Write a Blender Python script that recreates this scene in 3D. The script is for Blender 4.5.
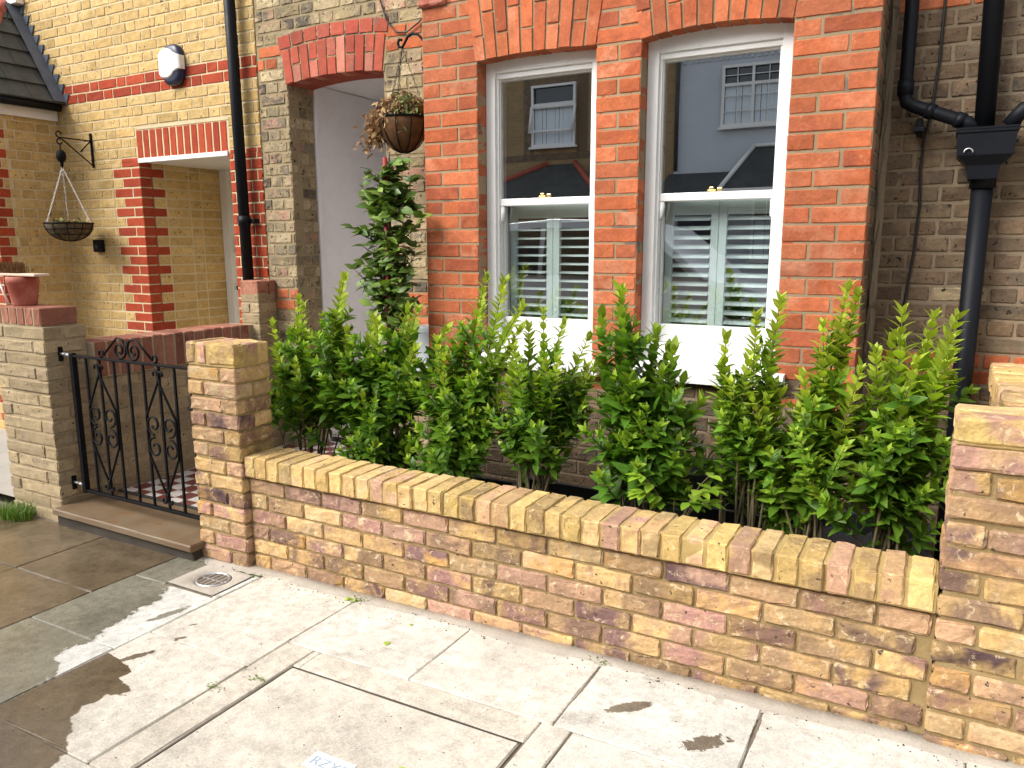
import bpy, math, random
import numpy as np
from mathutils import Vector, Matrix

# ------------------------------------------------------------------ clear
for o in list(bpy.data.objects):
    bpy.data.objects.remove(o, do_unlink=True)
S = bpy.context.scene
COL = S.collection
rng = np.random.default_rng(11)
R_ = random.Random(5)

# ------------------------------------------------------------------ camera
F_PX, CX, CY, CZ = 769.7, 2.795, -2.436, 1.524
YAW, PIT, ROL = math.radians(29.02), math.radians(10.23), math.radians(-0.128)
f3 = Vector((-math.sin(YAW)*math.cos(PIT), math.cos(YAW)*math.cos(PIT), -math.sin(PIT)))
r3 = Vector((math.cos(YAW), math.sin(YAW), 0))
u3 = r3.cross(f3)
r4 = r3*math.cos(ROL) + u3*math.sin(ROL)
u4 = -r3*math.sin(ROL) + u3*math.cos(ROL)
cd = bpy.data.cameras.new('camera')
cam = bpy.data.objects.new('camera', cd)
COL.objects.link(cam)
cam.matrix_world = Matrix(((r4.x, u4.x, -f3.x, CX), (r4.y, u4.y, -f3.y, CY), (r4.z, u4.z, -f3.z, CZ), (0, 0, 0, 1)))
cd.sensor_width = 36.0
cd.lens = F_PX*36.0/1024.0
cd.clip_start = 0.05
cd.clip_end = 2000
S.camera = cam

# ------------------------------------------------------------------ world, sun, exposure
SUN = Vector((-0.62, -0.78, 0.86)).normalized()      # direction towards the sun (soft, through bright cloud)
EL = math.asin(SUN.z)
AZ = math.atan2(SUN.x, SUN.y)
W = bpy.data.worlds.new('World')
S.world = W
W.use_nodes = True
nt = W.node_tree
bg = nt.nodes['Background']
sky = nt.nodes.new('ShaderNodeTexSky')
sky.sky_type = 'NISHITA'
sky.sun_disc = False
sky.sun_elevation = EL
sky.sun_rotation = AZ
sky.air_density = 1.0
sky.dust_density = 3.0
hs = nt.nodes.new('ShaderNodeHueSaturation')          # thin bright cloud: a paler sky than clear blue
hs.inputs['Saturation'].default_value = 0.28
nt.links.new(sky.outputs[0], hs.inputs['Color'])
nt.links.new(hs.outputs[0], bg.inputs['Color'])
bg.inputs['Strength'].default_value = 0.13
sd = bpy.data.lights.new('sun', 'SUN')
sd.energy = 1.5
sd.angle = math.radians(36)
sd.color = (1.0, 0.965, 0.91)
so = bpy.data.objects.new('sun', sd)
COL.objects.link(so)
so.rotation_euler = SUN.to_track_quat('Z', 'Y').to_euler()
so.location = (6, -12, 16)
S.view_settings.view_transform = 'Standard'
S.view_settings.look = 'None'
S.view_settings.exposure = 1.25
S.view_settings.gamma = 1.0
S.view_settings.use_curve_mapping = False
S.render.engine = 'CYCLES'
S.cycles.use_denoising = True
try:
    S.cycles.denoiser = 'OPENIMAGEDENOISE'
except Exception:
    pass
S.cycles.max_bounces = 8
S.cycles.transparent_max_bounces = 12
S.cycles.caustics_reflective = False
S.cycles.caustics_refractive = False

# ================================================================== materials
class N:
    """small node-graph helper"""
    def __init__(s, name):
        s.m = bpy.data.materials.new(name)
        s.m.use_nodes = True
        s.t = s.m.node_tree
        s.b = s.t.nodes['Principled BSDF']
        s.out = s.t.nodes['Material Output']
    def new(s, typ, **kw):
        n = s.t.nodes.new(typ)
        for k, v in kw.items():
            setattr(n, k, v)
        return n
    def link(s, a, b):
        s.t.links.new(a, b)
    def val(s, inp, v):
        if hasattr(v, 'node') or isinstance(v, bpy.types.NodeSocket):
            s.link(v, inp)
        else:
            inp.default_value = v
    def math(s, op, a, b=0.0, c=0.0, clamp=False):
        n = s.new('ShaderNodeMath', operation=op, use_clamp=clamp)
        s.val(n.inputs[0], a); s.val(n.inputs[1], b)
        if len(n.inputs) > 2: s.val(n.inputs[2], c)
        return n.outputs[0]
    def vmath(s, op, a, b):
        n = s.new('ShaderNodeVectorMath', operation=op)
        s.val(n.inputs[0], a); s.val(n.inputs[1], b)
        return n.outputs[0]
    def coord(s):
        return s.new('ShaderNodeTexCoord').outputs['Object']
    def noise(s, vec, scale, detail=3.0, rough=0.55, dist=0.0):
        n = s.new('ShaderNodeTexNoise')
        n.inputs['Scale'].default_value = scale
        n.inputs['Detail'].default_value = detail
        n.inputs['Roughness'].default_value = rough
        n.inputs['Distortion'].default_value = dist
        s.link(vec, n.inputs['Vector'])
        return n.outputs['Fac']
    def ramp(s, fac, stops, interp='LINEAR'):
        n = s.new('ShaderNodeValToRGB')
        cr = n.color_ramp
        cr.interpolation = interp
        while len(cr.elements) < len(stops):
            cr.elements.new(0.5)
        for e, (p, c) in zip(cr.elements, stops):
            e.position = p
            e.color = (c[0], c[1], c[2], 1) if not isinstance(c, (int, float)) else (c, c, c, 1)
        s.val(n.inputs[0], fac)
        return n.outputs[0]
    def maprange(s, v, a, b, c=0.0, d=1.0, smooth=True):
        n = s.new('ShaderNodeMapRange', interpolation_type='SMOOTHSTEP' if smooth else 'LINEAR')
        s.val(n.inputs[0], v)
        for i, x in enumerate((a, b, c, d)):
            n.inputs[i+1].default_value = x
        return n.outputs[0]
    def mix(s, fac, a, b, mode='MIX'):
        n = s.new('ShaderNodeMix', data_type='RGBA', blend_type=mode)
        s.val(n.inputs[0], fac)
        for i, x in ((6, a), (7, b)):
            if isinstance(x, tuple): x = (x[0], x[1], x[2], 1)
            s.val(n.inputs[i], x)
        return n.outputs[2]
    def bump(s, h, strength=0.4, dist=0.004, normal=None):
        n = s.new('ShaderNodeBump')
        n.inputs['Strength'].default_value = strength
        n.inputs['Distance'].default_value = dist
        s.link(h, n.inputs['Height'])
        if normal is not None: s.link(normal, n.inputs['Normal'])
        return n.outputs[0]
    def attr(s, name='tone'):
        a = s.new('ShaderNodeAttribute', attribute_name=name)
        sp = s.new('ShaderNodeSeparateColor')
        s.link(a.outputs['Color'], sp.inputs[0])
        return a.outputs['Vector'], sp.outputs[0], sp.outputs[1], sp.outputs[2]
    def base(s, col=None, rough=0.6, metal=0.0, normal=None, spec=0.5):
        if col is not None:
            s.val(s.b.inputs['Base Color'], (col[0], col[1], col[2], 1) if isinstance(col, tuple) else col)
        s.val(s.b.inputs['Roughness'], rough)
        s.b.inputs['Metallic'].default_value = metal
        s.b.inputs['Specular IOR Level'].default_value = spec
        if normal is not None: s.link(normal, s.b.inputs['Normal'])
        return s.m

def spread(cols):
    n = len(cols)
    return [((i+0.5)/n if n > 1 else 0, c) for i, c in enumerate(cols)]

def brick_mat(name, colsA, colsB, scale=7.0, lo=0.45, hi=0.62, speck=0.0, speck_col=(0.03, 0.025, 0.02),
              fleck=0.0, fleck_col=(0.75, 0.7, 0.6), bump=0.55, var=(0.82, 1.16), fine=70.0, rough=0.9, soot=0.0):
    n = N(name)
    v, r, g, b = n.attr()
    off = n.new('ShaderNodeVectorMath', operation='SCALE')
    n.link(v, off.inputs[0]); off.inputs['Scale'].default_value = 13.0
    co = n.vmath('ADD', n.coord(), off.outputs[0])
    A = n.ramp(r, spread(colsA)); B = n.ramp(g, spread(colsB))
    n1 = n.noise(co, scale, 3.0, 0.6, 0.6)
    f = n.maprange(n1, lo, hi)
    c = n.mix(f, A, B)
    n2 = n.noise(co, fine, 5.0, 0.65)
    m = n.maprange(n2, 0.25, 0.75, 0.78, 1.18, False)
    m = n.math('MULTIPLY', m, n.maprange(b, 0.0, 1.0, var[0], var[1], False))
    n15 = n.noise(co, 18.0, 3.0, 0.6)
    m = n.math('MULTIPLY', m, n.maprange(n15, 0.3, 0.7, 0.86, 1.12, False))
    c = n.mix(1.0, c, n.new('ShaderNodeCombineColor').outputs[0], 'MULTIPLY')
    cc = c.node.inputs[7].links[0].from_node
    for i in range(3): n.link(m, cc.inputs[i])
    n3 = n.noise(co, 46.0, 2.0, 0.5, 0.4)
    if speck:
        c = n.mix(n.maprange(n3, 0.70-speck, 0.74-speck), c, speck_col)
    if fleck:
        n4 = n.noise(co, 30.0, 4.0, 0.7, 0.8)
        c = n.mix(n.math('MULTIPLY', n.maprange(n4, 0.60-fleck, 0.72-fleck), 0.7), c, fleck_col)
    if soot:
        n5 = n.noise(n.coord(), 1.6, 5.0, 0.65)
        c = n.mix(n.math('MULTIPLY', n.maprange(n5, 0.42, 0.66), soot), c, (0.05, 0.045, 0.04))
    h = n.math('ADD', n.math('MULTIPLY', n2, 0.6), n.math('ADD', n.math('MULTIPLY', n15, 1.3), n.math('MULTIPLY', n3, -0.6 if speck else 0.0)))
    return n.base(c, rough, 0, n.bump(h, bump, 0.006), 0.25)

def rough_mat(name, c1, c2, scale=12.0, fine=120.0, bump=0.3, rough=0.9, dist=0.004, c3=None, spec=0.3):
    n = N(name)
    co = n.coord()
    a = n.noise(co, scale, 4.0, 0.6)
    b = n.noise(co, fine, 3.0, 0.6)
    c = n.mix(n.maprange(a, 0.32, 0.68), c1, c2)
    if c3: c = n.mix(n.maprange(n.noise(co, scale*2.7, 3.0), 0.58, 0.7), c, c3)
    c = n.mix(n.maprange(b, 0.3, 0.7, 0.0, 0.35, False), c, tuple(x*0.55 for x in c1))
    return n.base(c, rough, 0, n.bump(b, bump, dist), spec)

def paint_mat(name, col, rough=0.4, dirt=0.06, spec=0.5, metal=0.0, scale=9.0):
    n = N(name)
    co = n.coord()
    a = n.noise(co, scale, 5.0, 0.65)
    c = n.mix(n.maprange(a, 0.4, 0.75, 0.0, dirt*4, False), tuple(col), tuple(x*0.72 for x in col))
    h = n.noise(co, 60.0, 3.0)
    return n.base(c, n.maprange(a, 0.3, 0.7, rough*0.85, min(1, rough*1.2), False), metal, n.bump(h, 0.06, 0.002), spec)

M = {}
M['stock_new'] = brick_mat('multi_stock_brick',
    [(0.48, 0.29, 0.17), (0.50, 0.32, 0.13), (0.56, 0.37, 0.15), (0.40, 0.26, 0.14), (0.60, 0.40, 0.17), (0.54, 0.35, 0.17), (0.50, 0.29, 0.10), (0.44, 0.27, 0.19)],
    [(0.12, 0.07, 0.07), (0.44, 0.29, 0.15), (0.34, 0.185, 0.155), (0.20, 0.115, 0.105), (0.24, 0.15, 0.09),  (0.50, 0.33, 0.17), (0.42, 0.225, 0.185), (0.21, 0.13, 0.085), (0.54, 0.40, 0.22)],
    scale=6.5, lo=0.38, hi=0.62, speck=0.005, speck_col=(0.07, 0.05, 0.035), fleck=0.05, fleck_col=(0.66, 0.51, 0.32), bump=0.95, var=(0.70, 1.2))
M['mortar_new'] = rough_mat('ochre_mortar', (0.29, 0.205, 0.09), (0.36, 0.26, 0.125), 9, 140, 0.5)
M['coping_new'] = brick_mat('coping_stock_brick',
    [(0.60, 0.41, 0.14), (0.66, 0.48, 0.20), (0.54, 0.35, 0.13), (0.62, 0.43, 0.21), (0.48, 0.33, 0.12), (0.62, 0.40, 0.16), (0.54, 0.32, 0.20)],
    [(0.64, 0.45, 0.18), (0.48, 0.26, 0.21), (0.56, 0.37, 0.16), (0.32, 0.21, 0.10), (0.64, 0.47, 0.23), (0.48, 0.27, 0.20), (0.36, 0.24, 0.13), (0.60, 0.42, 0.16)],
    scale=7.0, lo=0.42, hi=0.60, speck=0.01, speck_col=(0.09, 0.06, 0.03), fleck=0.03, fleck_col=(0.70, 0.55, 0.31), bump=0.9, var=(0.76, 1.16))
M['mortar_coping'] = rough_mat('coping_mortar', (0.50, 0.36, 0.15), (0.42, 0.29, 0.11), 9, 140, 0.5)
M['red'] = brick_mat('orange_red_brick',
    [(0.45, 0.115, 0.042), (0.49, 0.14, 0.055), (0.37, 0.09, 0.036), (0.53, 0.165, 0.072), (0.43, 0.115, 0.05)],
    [(0.50, 0.145, 0.062), (0.33, 0.08, 0.04), (0.47, 0.135, 0.055), (0.55, 0.22, 0.12)],
    scale=8, lo=0.42, hi=0.68, speck=0.0, fleck=-0.02, fleck_col=(0.58, 0.31, 0.18), bump=0.6, var=(0.78, 1.16), soot=0.13)
M['mortar_red'] = rough_mat('buff_mortar', (0.36, 0.265, 0.155), (0.27, 0.20, 0.12), 3, 130, 0.6, c3=(0.15, 0.125, 0.095))
M['brown'] = brick_mat('brown_stock_brick',
    [(0.145, 0.10, 0.065), (0.19, 0.125, 0.078), (0.16, 0.105, 0.065), (0.21, 0.14, 0.085), (0.13, 0.098, 0.068)],
    [(0.22, 0.16, 0.095), (0.11, 0.076, 0.052), (0.24, 0.155, 0.09), (0.18, 0.14, 0.09)],
    scale=9, lo=0.42, hi=0.64, speck=0.05, fleck=0.0, fleck_col=(0.25, 0.19, 0.13), bump=0.9)
M['mortar_brown'] = rough_mat('greyish_mortar', (0.30, 0.23, 0.15), (0.23, 0.175, 0.115), 5, 120, 0.6, c3=(0.12, 0.09, 0.065))
M['old'] = brick_mat('weathered_stock_brick',
    [(0.30, 0.23, 0.125), (0.40, 0.31, 0.17), (0.24, 0.185, 0.11), (0.55, 0.43, 0.25), (0.30, 0.20, 0.13), (0.44, 0.23, 0.16), (0.36, 0.28, 0.16)],
    [(0.13, 0.105, 0.078), (0.27, 0.22, 0.13), (0.40, 0.31, 0.18), (0.17, 0.14, 0.10), (0.50, 0.40, 0.24)],
    scale=8, lo=0.40, hi=0.58, speck=0.07, fleck=0.03, fleck_col=(0.48, 0.38, 0.22), bump=0.9, soot=0.30)
M['mortar_old'] = rough_mat('old_mortar', (0.34, 0.27, 0.15), (0.26, 0.205, 0.12), 5, 120, 0.6)
M['yellow'] = brick_mat('yellow_facing_brick',
    [(0.55, 0.375, 0.15), (0.58, 0.40, 0.17), (0.50, 0.335, 0.13), (0.60, 0.43, 0.19), (0.46, 0.315, 0.125)],
    [(0.49, 0.325, 0.125), (0.60, 0.43, 0.20), (0.54, 0.365, 0.145)],
    scale=10, lo=0.45, hi=0.65, speck=0.04, speck_col=(0.12, 0.08, 0.04), bump=0.45, var=(0.88, 1.1))
M['mortar_yellow'] = rough_mat('cream_mortar', (0.66, 0.55, 0.34), (0.58, 0.47, 0.29), 6, 130, 0.4)
M['red_trim'] = brick_mat('smooth_red_brick',
    [(0.35, 0.052, 0.020), (0.39, 0.064, 0.025), (0.31, 0.046, 0.020)], [(0.40, 0.078, 0.034), (0.29, 0.042, 0.019)],
    scale=12, lo=0.5, hi=0.8, bump=0.25, var=(0.9, 1.08))
M['arch_red'] = brick_mat('porch_arch_brick',
    [(0.38, 0.075, 0.045), (0.44, 0.10, 0.06), (0.34, 0.07, 0.045), (0.50, 0.20, 0.14), (0.40, 0.08, 0.05)],
    [(0.42, 0.09, 0.055), (0.20, 0.14, 0.115), (0.40, 0.085, 0.05), (0.45, 0.11, 0.065)],
    scale=8, lo=0.55, hi=0.72, bump=0.4)
M['grey_stock'] = brick_mat('buff_grey_stock_brick',
    [(0.33, 0.255, 0.155), (0.37, 0.285, 0.17), (0.30, 0.23, 0.145), (0.40, 0.31, 0.185), (0.31, 0.235, 0.135)],
    [(0.35, 0.265, 0.155), (0.28, 0.22, 0.145), (0.40, 0.30, 0.165)],
    scale=8, lo=0.45, hi=0.65, speck=0.035, speck_col=(0.10, 0.08, 0.06), bump=0.5)
M['mortar_grey'] = rough_mat('buff_grey_mortar', (0.42, 0.335, 0.21), (0.34, 0.27, 0.17), 6, 130, 0.5)
M['dull_red'] = brick_mat('dull_red_coping_brick',
    [(0.28, 0.11, 0.068), (0.32, 0.13, 0.082), (0.25, 0.095, 0.062), (0.34, 0.155, 0.10)], [(0.31, 0.14, 0.092), (0.23, 0.085, 0.055)],
    scale=9, bump=0.4, fleck=-0.02, fleck_col=(0.42, 0.25, 0.19))
M['white'] = paint_mat('white_gloss_paint', (0.80, 0.80, 0.78), 0.35, 0.03)
M['white_frame'] = paint_mat('white_window_paint', (0.79, 0.785, 0.765), 0.3, 0.04)
M['lintel_white'] = paint_mat('white_board', (0.78, 0.77, 0.74), 0.45, 0.04)
M['shutter'] = paint_mat('shutter_paint', (0.82, 0.87, 0.87), 0.45, 0.02)
M['render_white'] = paint_mat('painted_porch_render', (0.82, 0.795, 0.80), 0.75, 0.06)
M['black_iron'] = paint_mat('black_gloss_iron', (0.004, 0.004, 0.005), 0.6, 0.1, 0.15)
M['black_plastic'] = paint_mat('black_pipe_plastic', (0.006, 0.007, 0.010), 0.48, 0.1, 0.18)
M['cable'] = paint_mat('black_cable', (0.012, 0.012, 0.012), 0.5)
M['zinc'] = paint_mat('galvanised_steel', (0.62, 0.63, 0.65), 0.35, 0.1, 0.5, 0.8)
M['brass'] = paint_mat('brass', (0.65, 0.48, 0.20), 0.3, 0.1, 0.5, 0.9)
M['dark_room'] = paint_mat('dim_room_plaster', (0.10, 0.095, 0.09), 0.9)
M['navy'] = paint_mat('navy_plastic', (0.012, 0.014, 0.045), 0.35)
M['bell_white'] = paint_mat('white_plastic', (0.82, 0.82, 0.80), 0.4, 0.02)
M['slate'] = rough_mat('slate', (0.045, 0.05, 0.052), (0.075, 0.078, 0.075), 6, 60, 0.4, 0.6)
M['lead'] = rough_mat('lead_flashing', (0.085, 0.10, 0.135), (0.13, 0.145, 0.175), 8, 80, 0.3, 0.55)
M['terracotta'] = rough_mat('terracotta', (0.42, 0.10, 0.06), (0.36, 0.085, 0.055), 10, 90, 0.2, 0.75)
M['terracotta_dusty'] = rough_mat('terracotta_pot', (0.38, 0.085, 0.055), (0.48, 0.20, 0.15), 9, 90, 0.2, 0.8)
M['saucer'] = paint_mat('cream_board', (0.62, 0.47, 0.36), 0.6)
M['bristle'] = rough_mat('brown_coir', (0.20, 0.10, 0.045), (0.30, 0.16, 0.07), 60, 200, 0.8, 0.95)
M['coir'] = rough_mat('coir_liner', (0.16, 0.075, 0.03), (0.10, 0.05, 0.022), 25, 160, 0.8, 0.95)
M['moss'] = rough_mat('moss_liner', (0.13, 0.095, 0.05), (0.05, 0.04, 0.022), 40, 160, 1.0, 0.95, c3=(0.30, 0.23, 0.11))
M['red_cane'] = paint_mat('red_cane', (0.28, 0.02, 0.025), 0.5)
M['soil'] = rough_mat('dark_soil', (0.022, 0.016, 0.011), (0.045, 0.032, 0.022), 20, 90, 1.0, 0.95, 0.02)
M['trough'] = paint_mat('black_trough_plastic', (0.012, 0.012, 0.012), 0.5)
M['membrane'] = rough_mat('grey_membrane', (0.085, 0.095, 0.11), (0.11, 0.12, 0.135), 7, 200, 0.2, 0.6)
M['pale_box'] = paint_mat('pale_blue_grey_plastic', (0.55, 0.60, 0.64), 0.5, 0.08)
M['step'] = rough_mat('sandstone_slab', (0.16, 0.105, 0.06), (0.21, 0.155, 0.095), 4, 160, 0.15, 0.4, 0.002, c3=(0.20, 0.105, 0.045))
M['step_edge'] = rough_mat('cement_bed', (0.07, 0.058, 0.045), (0.05, 0.042, 0.034), 9, 120, 0.5)
M['asphalt'] = rough_mat('asphalt', (0.05, 0.05, 0.05), (0.065, 0.063, 0.06), 3, 150, 0.7)
M['kerb'] = rough_mat('granite_kerb', (0.32, 0.30, 0.28), (0.25, 0.24, 0.23), 6, 90, 0.3)
M['ground'] = rough_mat('bare_ground', (0.14, 0.12, 0.09), (0.10, 0.085, 0.065), 0.5, 20, 0.5)
M['fillet'] = rough_mat('cement_fillet', (0.50, 0.45, 0.38), (0.40, 0.36, 0.30), 9, 110, 0.6)
M['forecourt'] = rough_mat('pale_concrete', (0.42, 0.39, 0.34), (0.36, 0.335, 0.29), 3, 110, 0.3)
M['rubber'] = paint_mat('tyre_rubber', (0.02, 0.02, 0.02), 0.8)
M['car_paint'] = paint_mat('silver_car_paint', (0.60, 0.63, 0.66), 0.2, 0.02, 0.6, 0.0)
M['car_glass'] = paint_mat('dark_car_glass', (0.02, 0.025, 0.03), 0.05, 0.0, 0.8)
M['grey_render'] = paint_mat('grey_house_render', (0.56, 0.60, 0.65), 0.85, 0.06, 0.2, 0, 2.0)
M['curtain'] = paint_mat('pale_curtain', (0.70, 0.78, 0.84), 0.9)
M['plate_white'] = paint_mat('white_enamel', (0.80, 0.83, 0.86), 0.5, 0.1)
M['plate_ink'] = paint_mat('grey_paint', (0.38, 0.45, 0.53), 0.6, 0.2)
M['dark_gap'] = paint_mat('dark_rust_iron', (0.035, 0.028, 0.022), 0.8)

def far_brick():
    n = N('opposite_house_brick')
    mp = n.new('ShaderNodeMapping'); mp.inputs['Rotation'].default_value = (math.radians(90), 0, 0)
    n.link(n.coord(), mp.inputs[0])
    bt = n.new('ShaderNodeTexBrick')
    bt.inputs['Scale'].default_value = 1.0
    bt.inputs['Brick Width'].default_value = 0.225
    bt.inputs['Row Height'].default_value = 0.075
    bt.inputs['Mortar Size'].default_value = 0.008
    bt.inputs['Color1'].default_value = (0.34, 0.22, 0.10, 1)
    bt.inputs['Color2'].default_value = (0.26, 0.17, 0.08, 1)
    bt.inputs['Mortar'].default_value = (0.30, 0.23, 0.14, 1)
    n.link(mp.outputs[0], bt.inputs['Vector'])
    return n.base(bt.outputs['Color'], 0.9)
M['far_brick'] = far_brick()

def glass_mat(name, fac):
    n = N(name)
    n.t.nodes.remove(n.b)
    tr = n.new('ShaderNodeBsdfTransparent'); tr.inputs[0].default_value = (0.93, 0.97, 0.96, 1)
    gl = n.new('ShaderNodeBsdfGlossy'); gl.inputs['Roughness'].default_value = 0.0
    gl.inputs['Color'].default_value = (0.95, 0.98, 1, 1)
    w = n.noise(n.coord(), 1.6, 1.0)
    n.link(n.bump(w, 0.03, 0.01), gl.inputs['Normal'])
    lw = n.new('ShaderNodeFresnel'); lw.inputs['IOR'].default_value = 1.52
    geo = n.new('ShaderNodeNewGeometry')
    f = n.math('ADD', n.math('MULTIPLY', lw.outputs[0], 1.5), fac, clamp=True)
    f = n.math('MULTIPLY', f, n.math('SUBTRACT', 1.0, geo.outputs['Backfacing']))
    mx = n.new('ShaderNodeMixShader')
    n.link(f, mx.inputs[0]); n.link(tr.outputs[0], mx.inputs[1]); n.link(gl.outputs[0], mx.inputs[2])
    n.link(mx.outputs[0], n.out.inputs[0])
    return n.m
M['glass'] = glass_mat('window_glass', 0.46)
M['glass_low'] = glass_mat('lower_window_glass', 0.25)

def leaf_mat(name, ramp, trans=0.36, rough=0.42, dry=False):
    n = N(name)
    v, r, g, b = n.attr()
    c = n.ramp(r, ramp)
    m = n.maprange(g, 0.0, 1.0, 0.72, 1.25, False)
    cc = n.new('ShaderNodeCombineColor')
    for i in range(3): n.link(m, cc.inputs[i])
    c = n.mix(1.0, c, cc.outputs[0], 'MULTIPLY')
    c = n.mix(n.maprange(b, 0.55, 1.0, 0.0, 0.35, False), c, (0.10, 0.13, 0.02) if not dry else (0.3, 0.2, 0.1))
    pb = n.b
    n.base(c, rough, 0, None, 0.35)
    tl = n.new('ShaderNodeBsdfTranslucent')
    n.link(n.mix(1.0, c, (1.0, 1.15, 0.45) if not dry else (1, .9, .7), 'MULTIPLY'), tl.inputs[0])
    mx = n.new('ShaderNodeMixShader'); mx.inputs[0].default_value = trans
    n.link(pb.outputs[0], mx.inputs[1]); n.link(tl.outputs[0], mx.inputs[2])
    n.link(mx.outputs[0], n.out.inputs[0])
    return n.m
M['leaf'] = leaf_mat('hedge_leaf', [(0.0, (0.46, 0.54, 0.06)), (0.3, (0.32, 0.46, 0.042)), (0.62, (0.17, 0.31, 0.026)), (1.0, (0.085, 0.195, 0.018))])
M['leaf_dark'] = leaf_mat('bay_tree_leaf', [(0.0, (0.24, 0.34, 0.06)), (0.4, (0.12, 0.20, 0.04)), (1.0, (0.055, 0.105, 0.022))], 0.2, 0.38)
M['leaf_dry'] = leaf_mat('dry_leaf', [(0.0, (0.48, 0.36, 0.17)), (0.4, (0.32, 0.17, 0.08)), (0.75, (0.15, 0.075, 0.045)), (0.9, (0.22, 0.26, 0.10)), (1.0, (0.16, 0.24, 0.07))], 0.2, 0.8, True)
M['grass'] = leaf_mat('grass_blade', [(0.0, (0.18, 0.28, 0.04)), (1.0, (0.08, 0.16, 0.025))], 0.3)
M['fallen'] = leaf_mat('fallen_leaf', [(0.0, (0.40, 0.55, 0.06)), (1.0, (0.30, 0.45, 0.05))], 0.2)
M['stem'] = rough_mat('grey_green_stem', (0.15, 0.12, 0.065), (0.11, 0.085, 0.045), 30, 120, 0.3, 0.8)
M['bark'] = rough_mat('dark_bark', (0.07, 0.05, 0.03), (0.10, 0.07, 0.045), 30, 120, 0.5, 0.9)

def tile_mat():
    n = N('checker_tile')
    co = n.coord()
    ck = n.new('ShaderNodeTexChecker'); ck.inputs['Scale'].default_value = 1.0
    sc = n.new('ShaderNodeVectorMath', operation='MULTIPLY_ADD')
    n.link(co, sc.inputs[0])
    sc.inputs[1].default_value = (10.0, 10.0, 0.0)
    sc.inputs[2].default_value = (100.02, 100.35, 0.5)
    n.link(sc.outputs[0], ck.inputs['Vector'])
    ck.inputs['Color1'].default_value = (0.72, 0.68, 0.62, 1)
    ck.inputs['Color2'].default_value = (0.16, 0.028, 0.022, 1)
    sep = n.new('ShaderNodeSeparateXYZ'); n.link(sc.outputs[0], sep.inputs[0])
    e = []
    for i in (0, 1):
        fr = n.math('FRACT', sep.outputs[i])
        e.append(n.math('ABSOLUTE', n.math('SUBTRACT', fr, 0.5)))
    g = n.math('GREATER_THAN', n.math('MAXIMUM', e[0], e[1]), 0.482)
    c = n.mix(g, ck.outputs[0], (0.22, 0.2, 0.18))
    c = n.mix(n.maprange(n.noise(co, 14, 4), 0.35, 0.8, 0, 0.35, False), c, (0.25, 0.2, 0.16))
    return n.base(c, 0.4, 0, None, 0.5)
M['tile'] = tile_mat()

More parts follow.
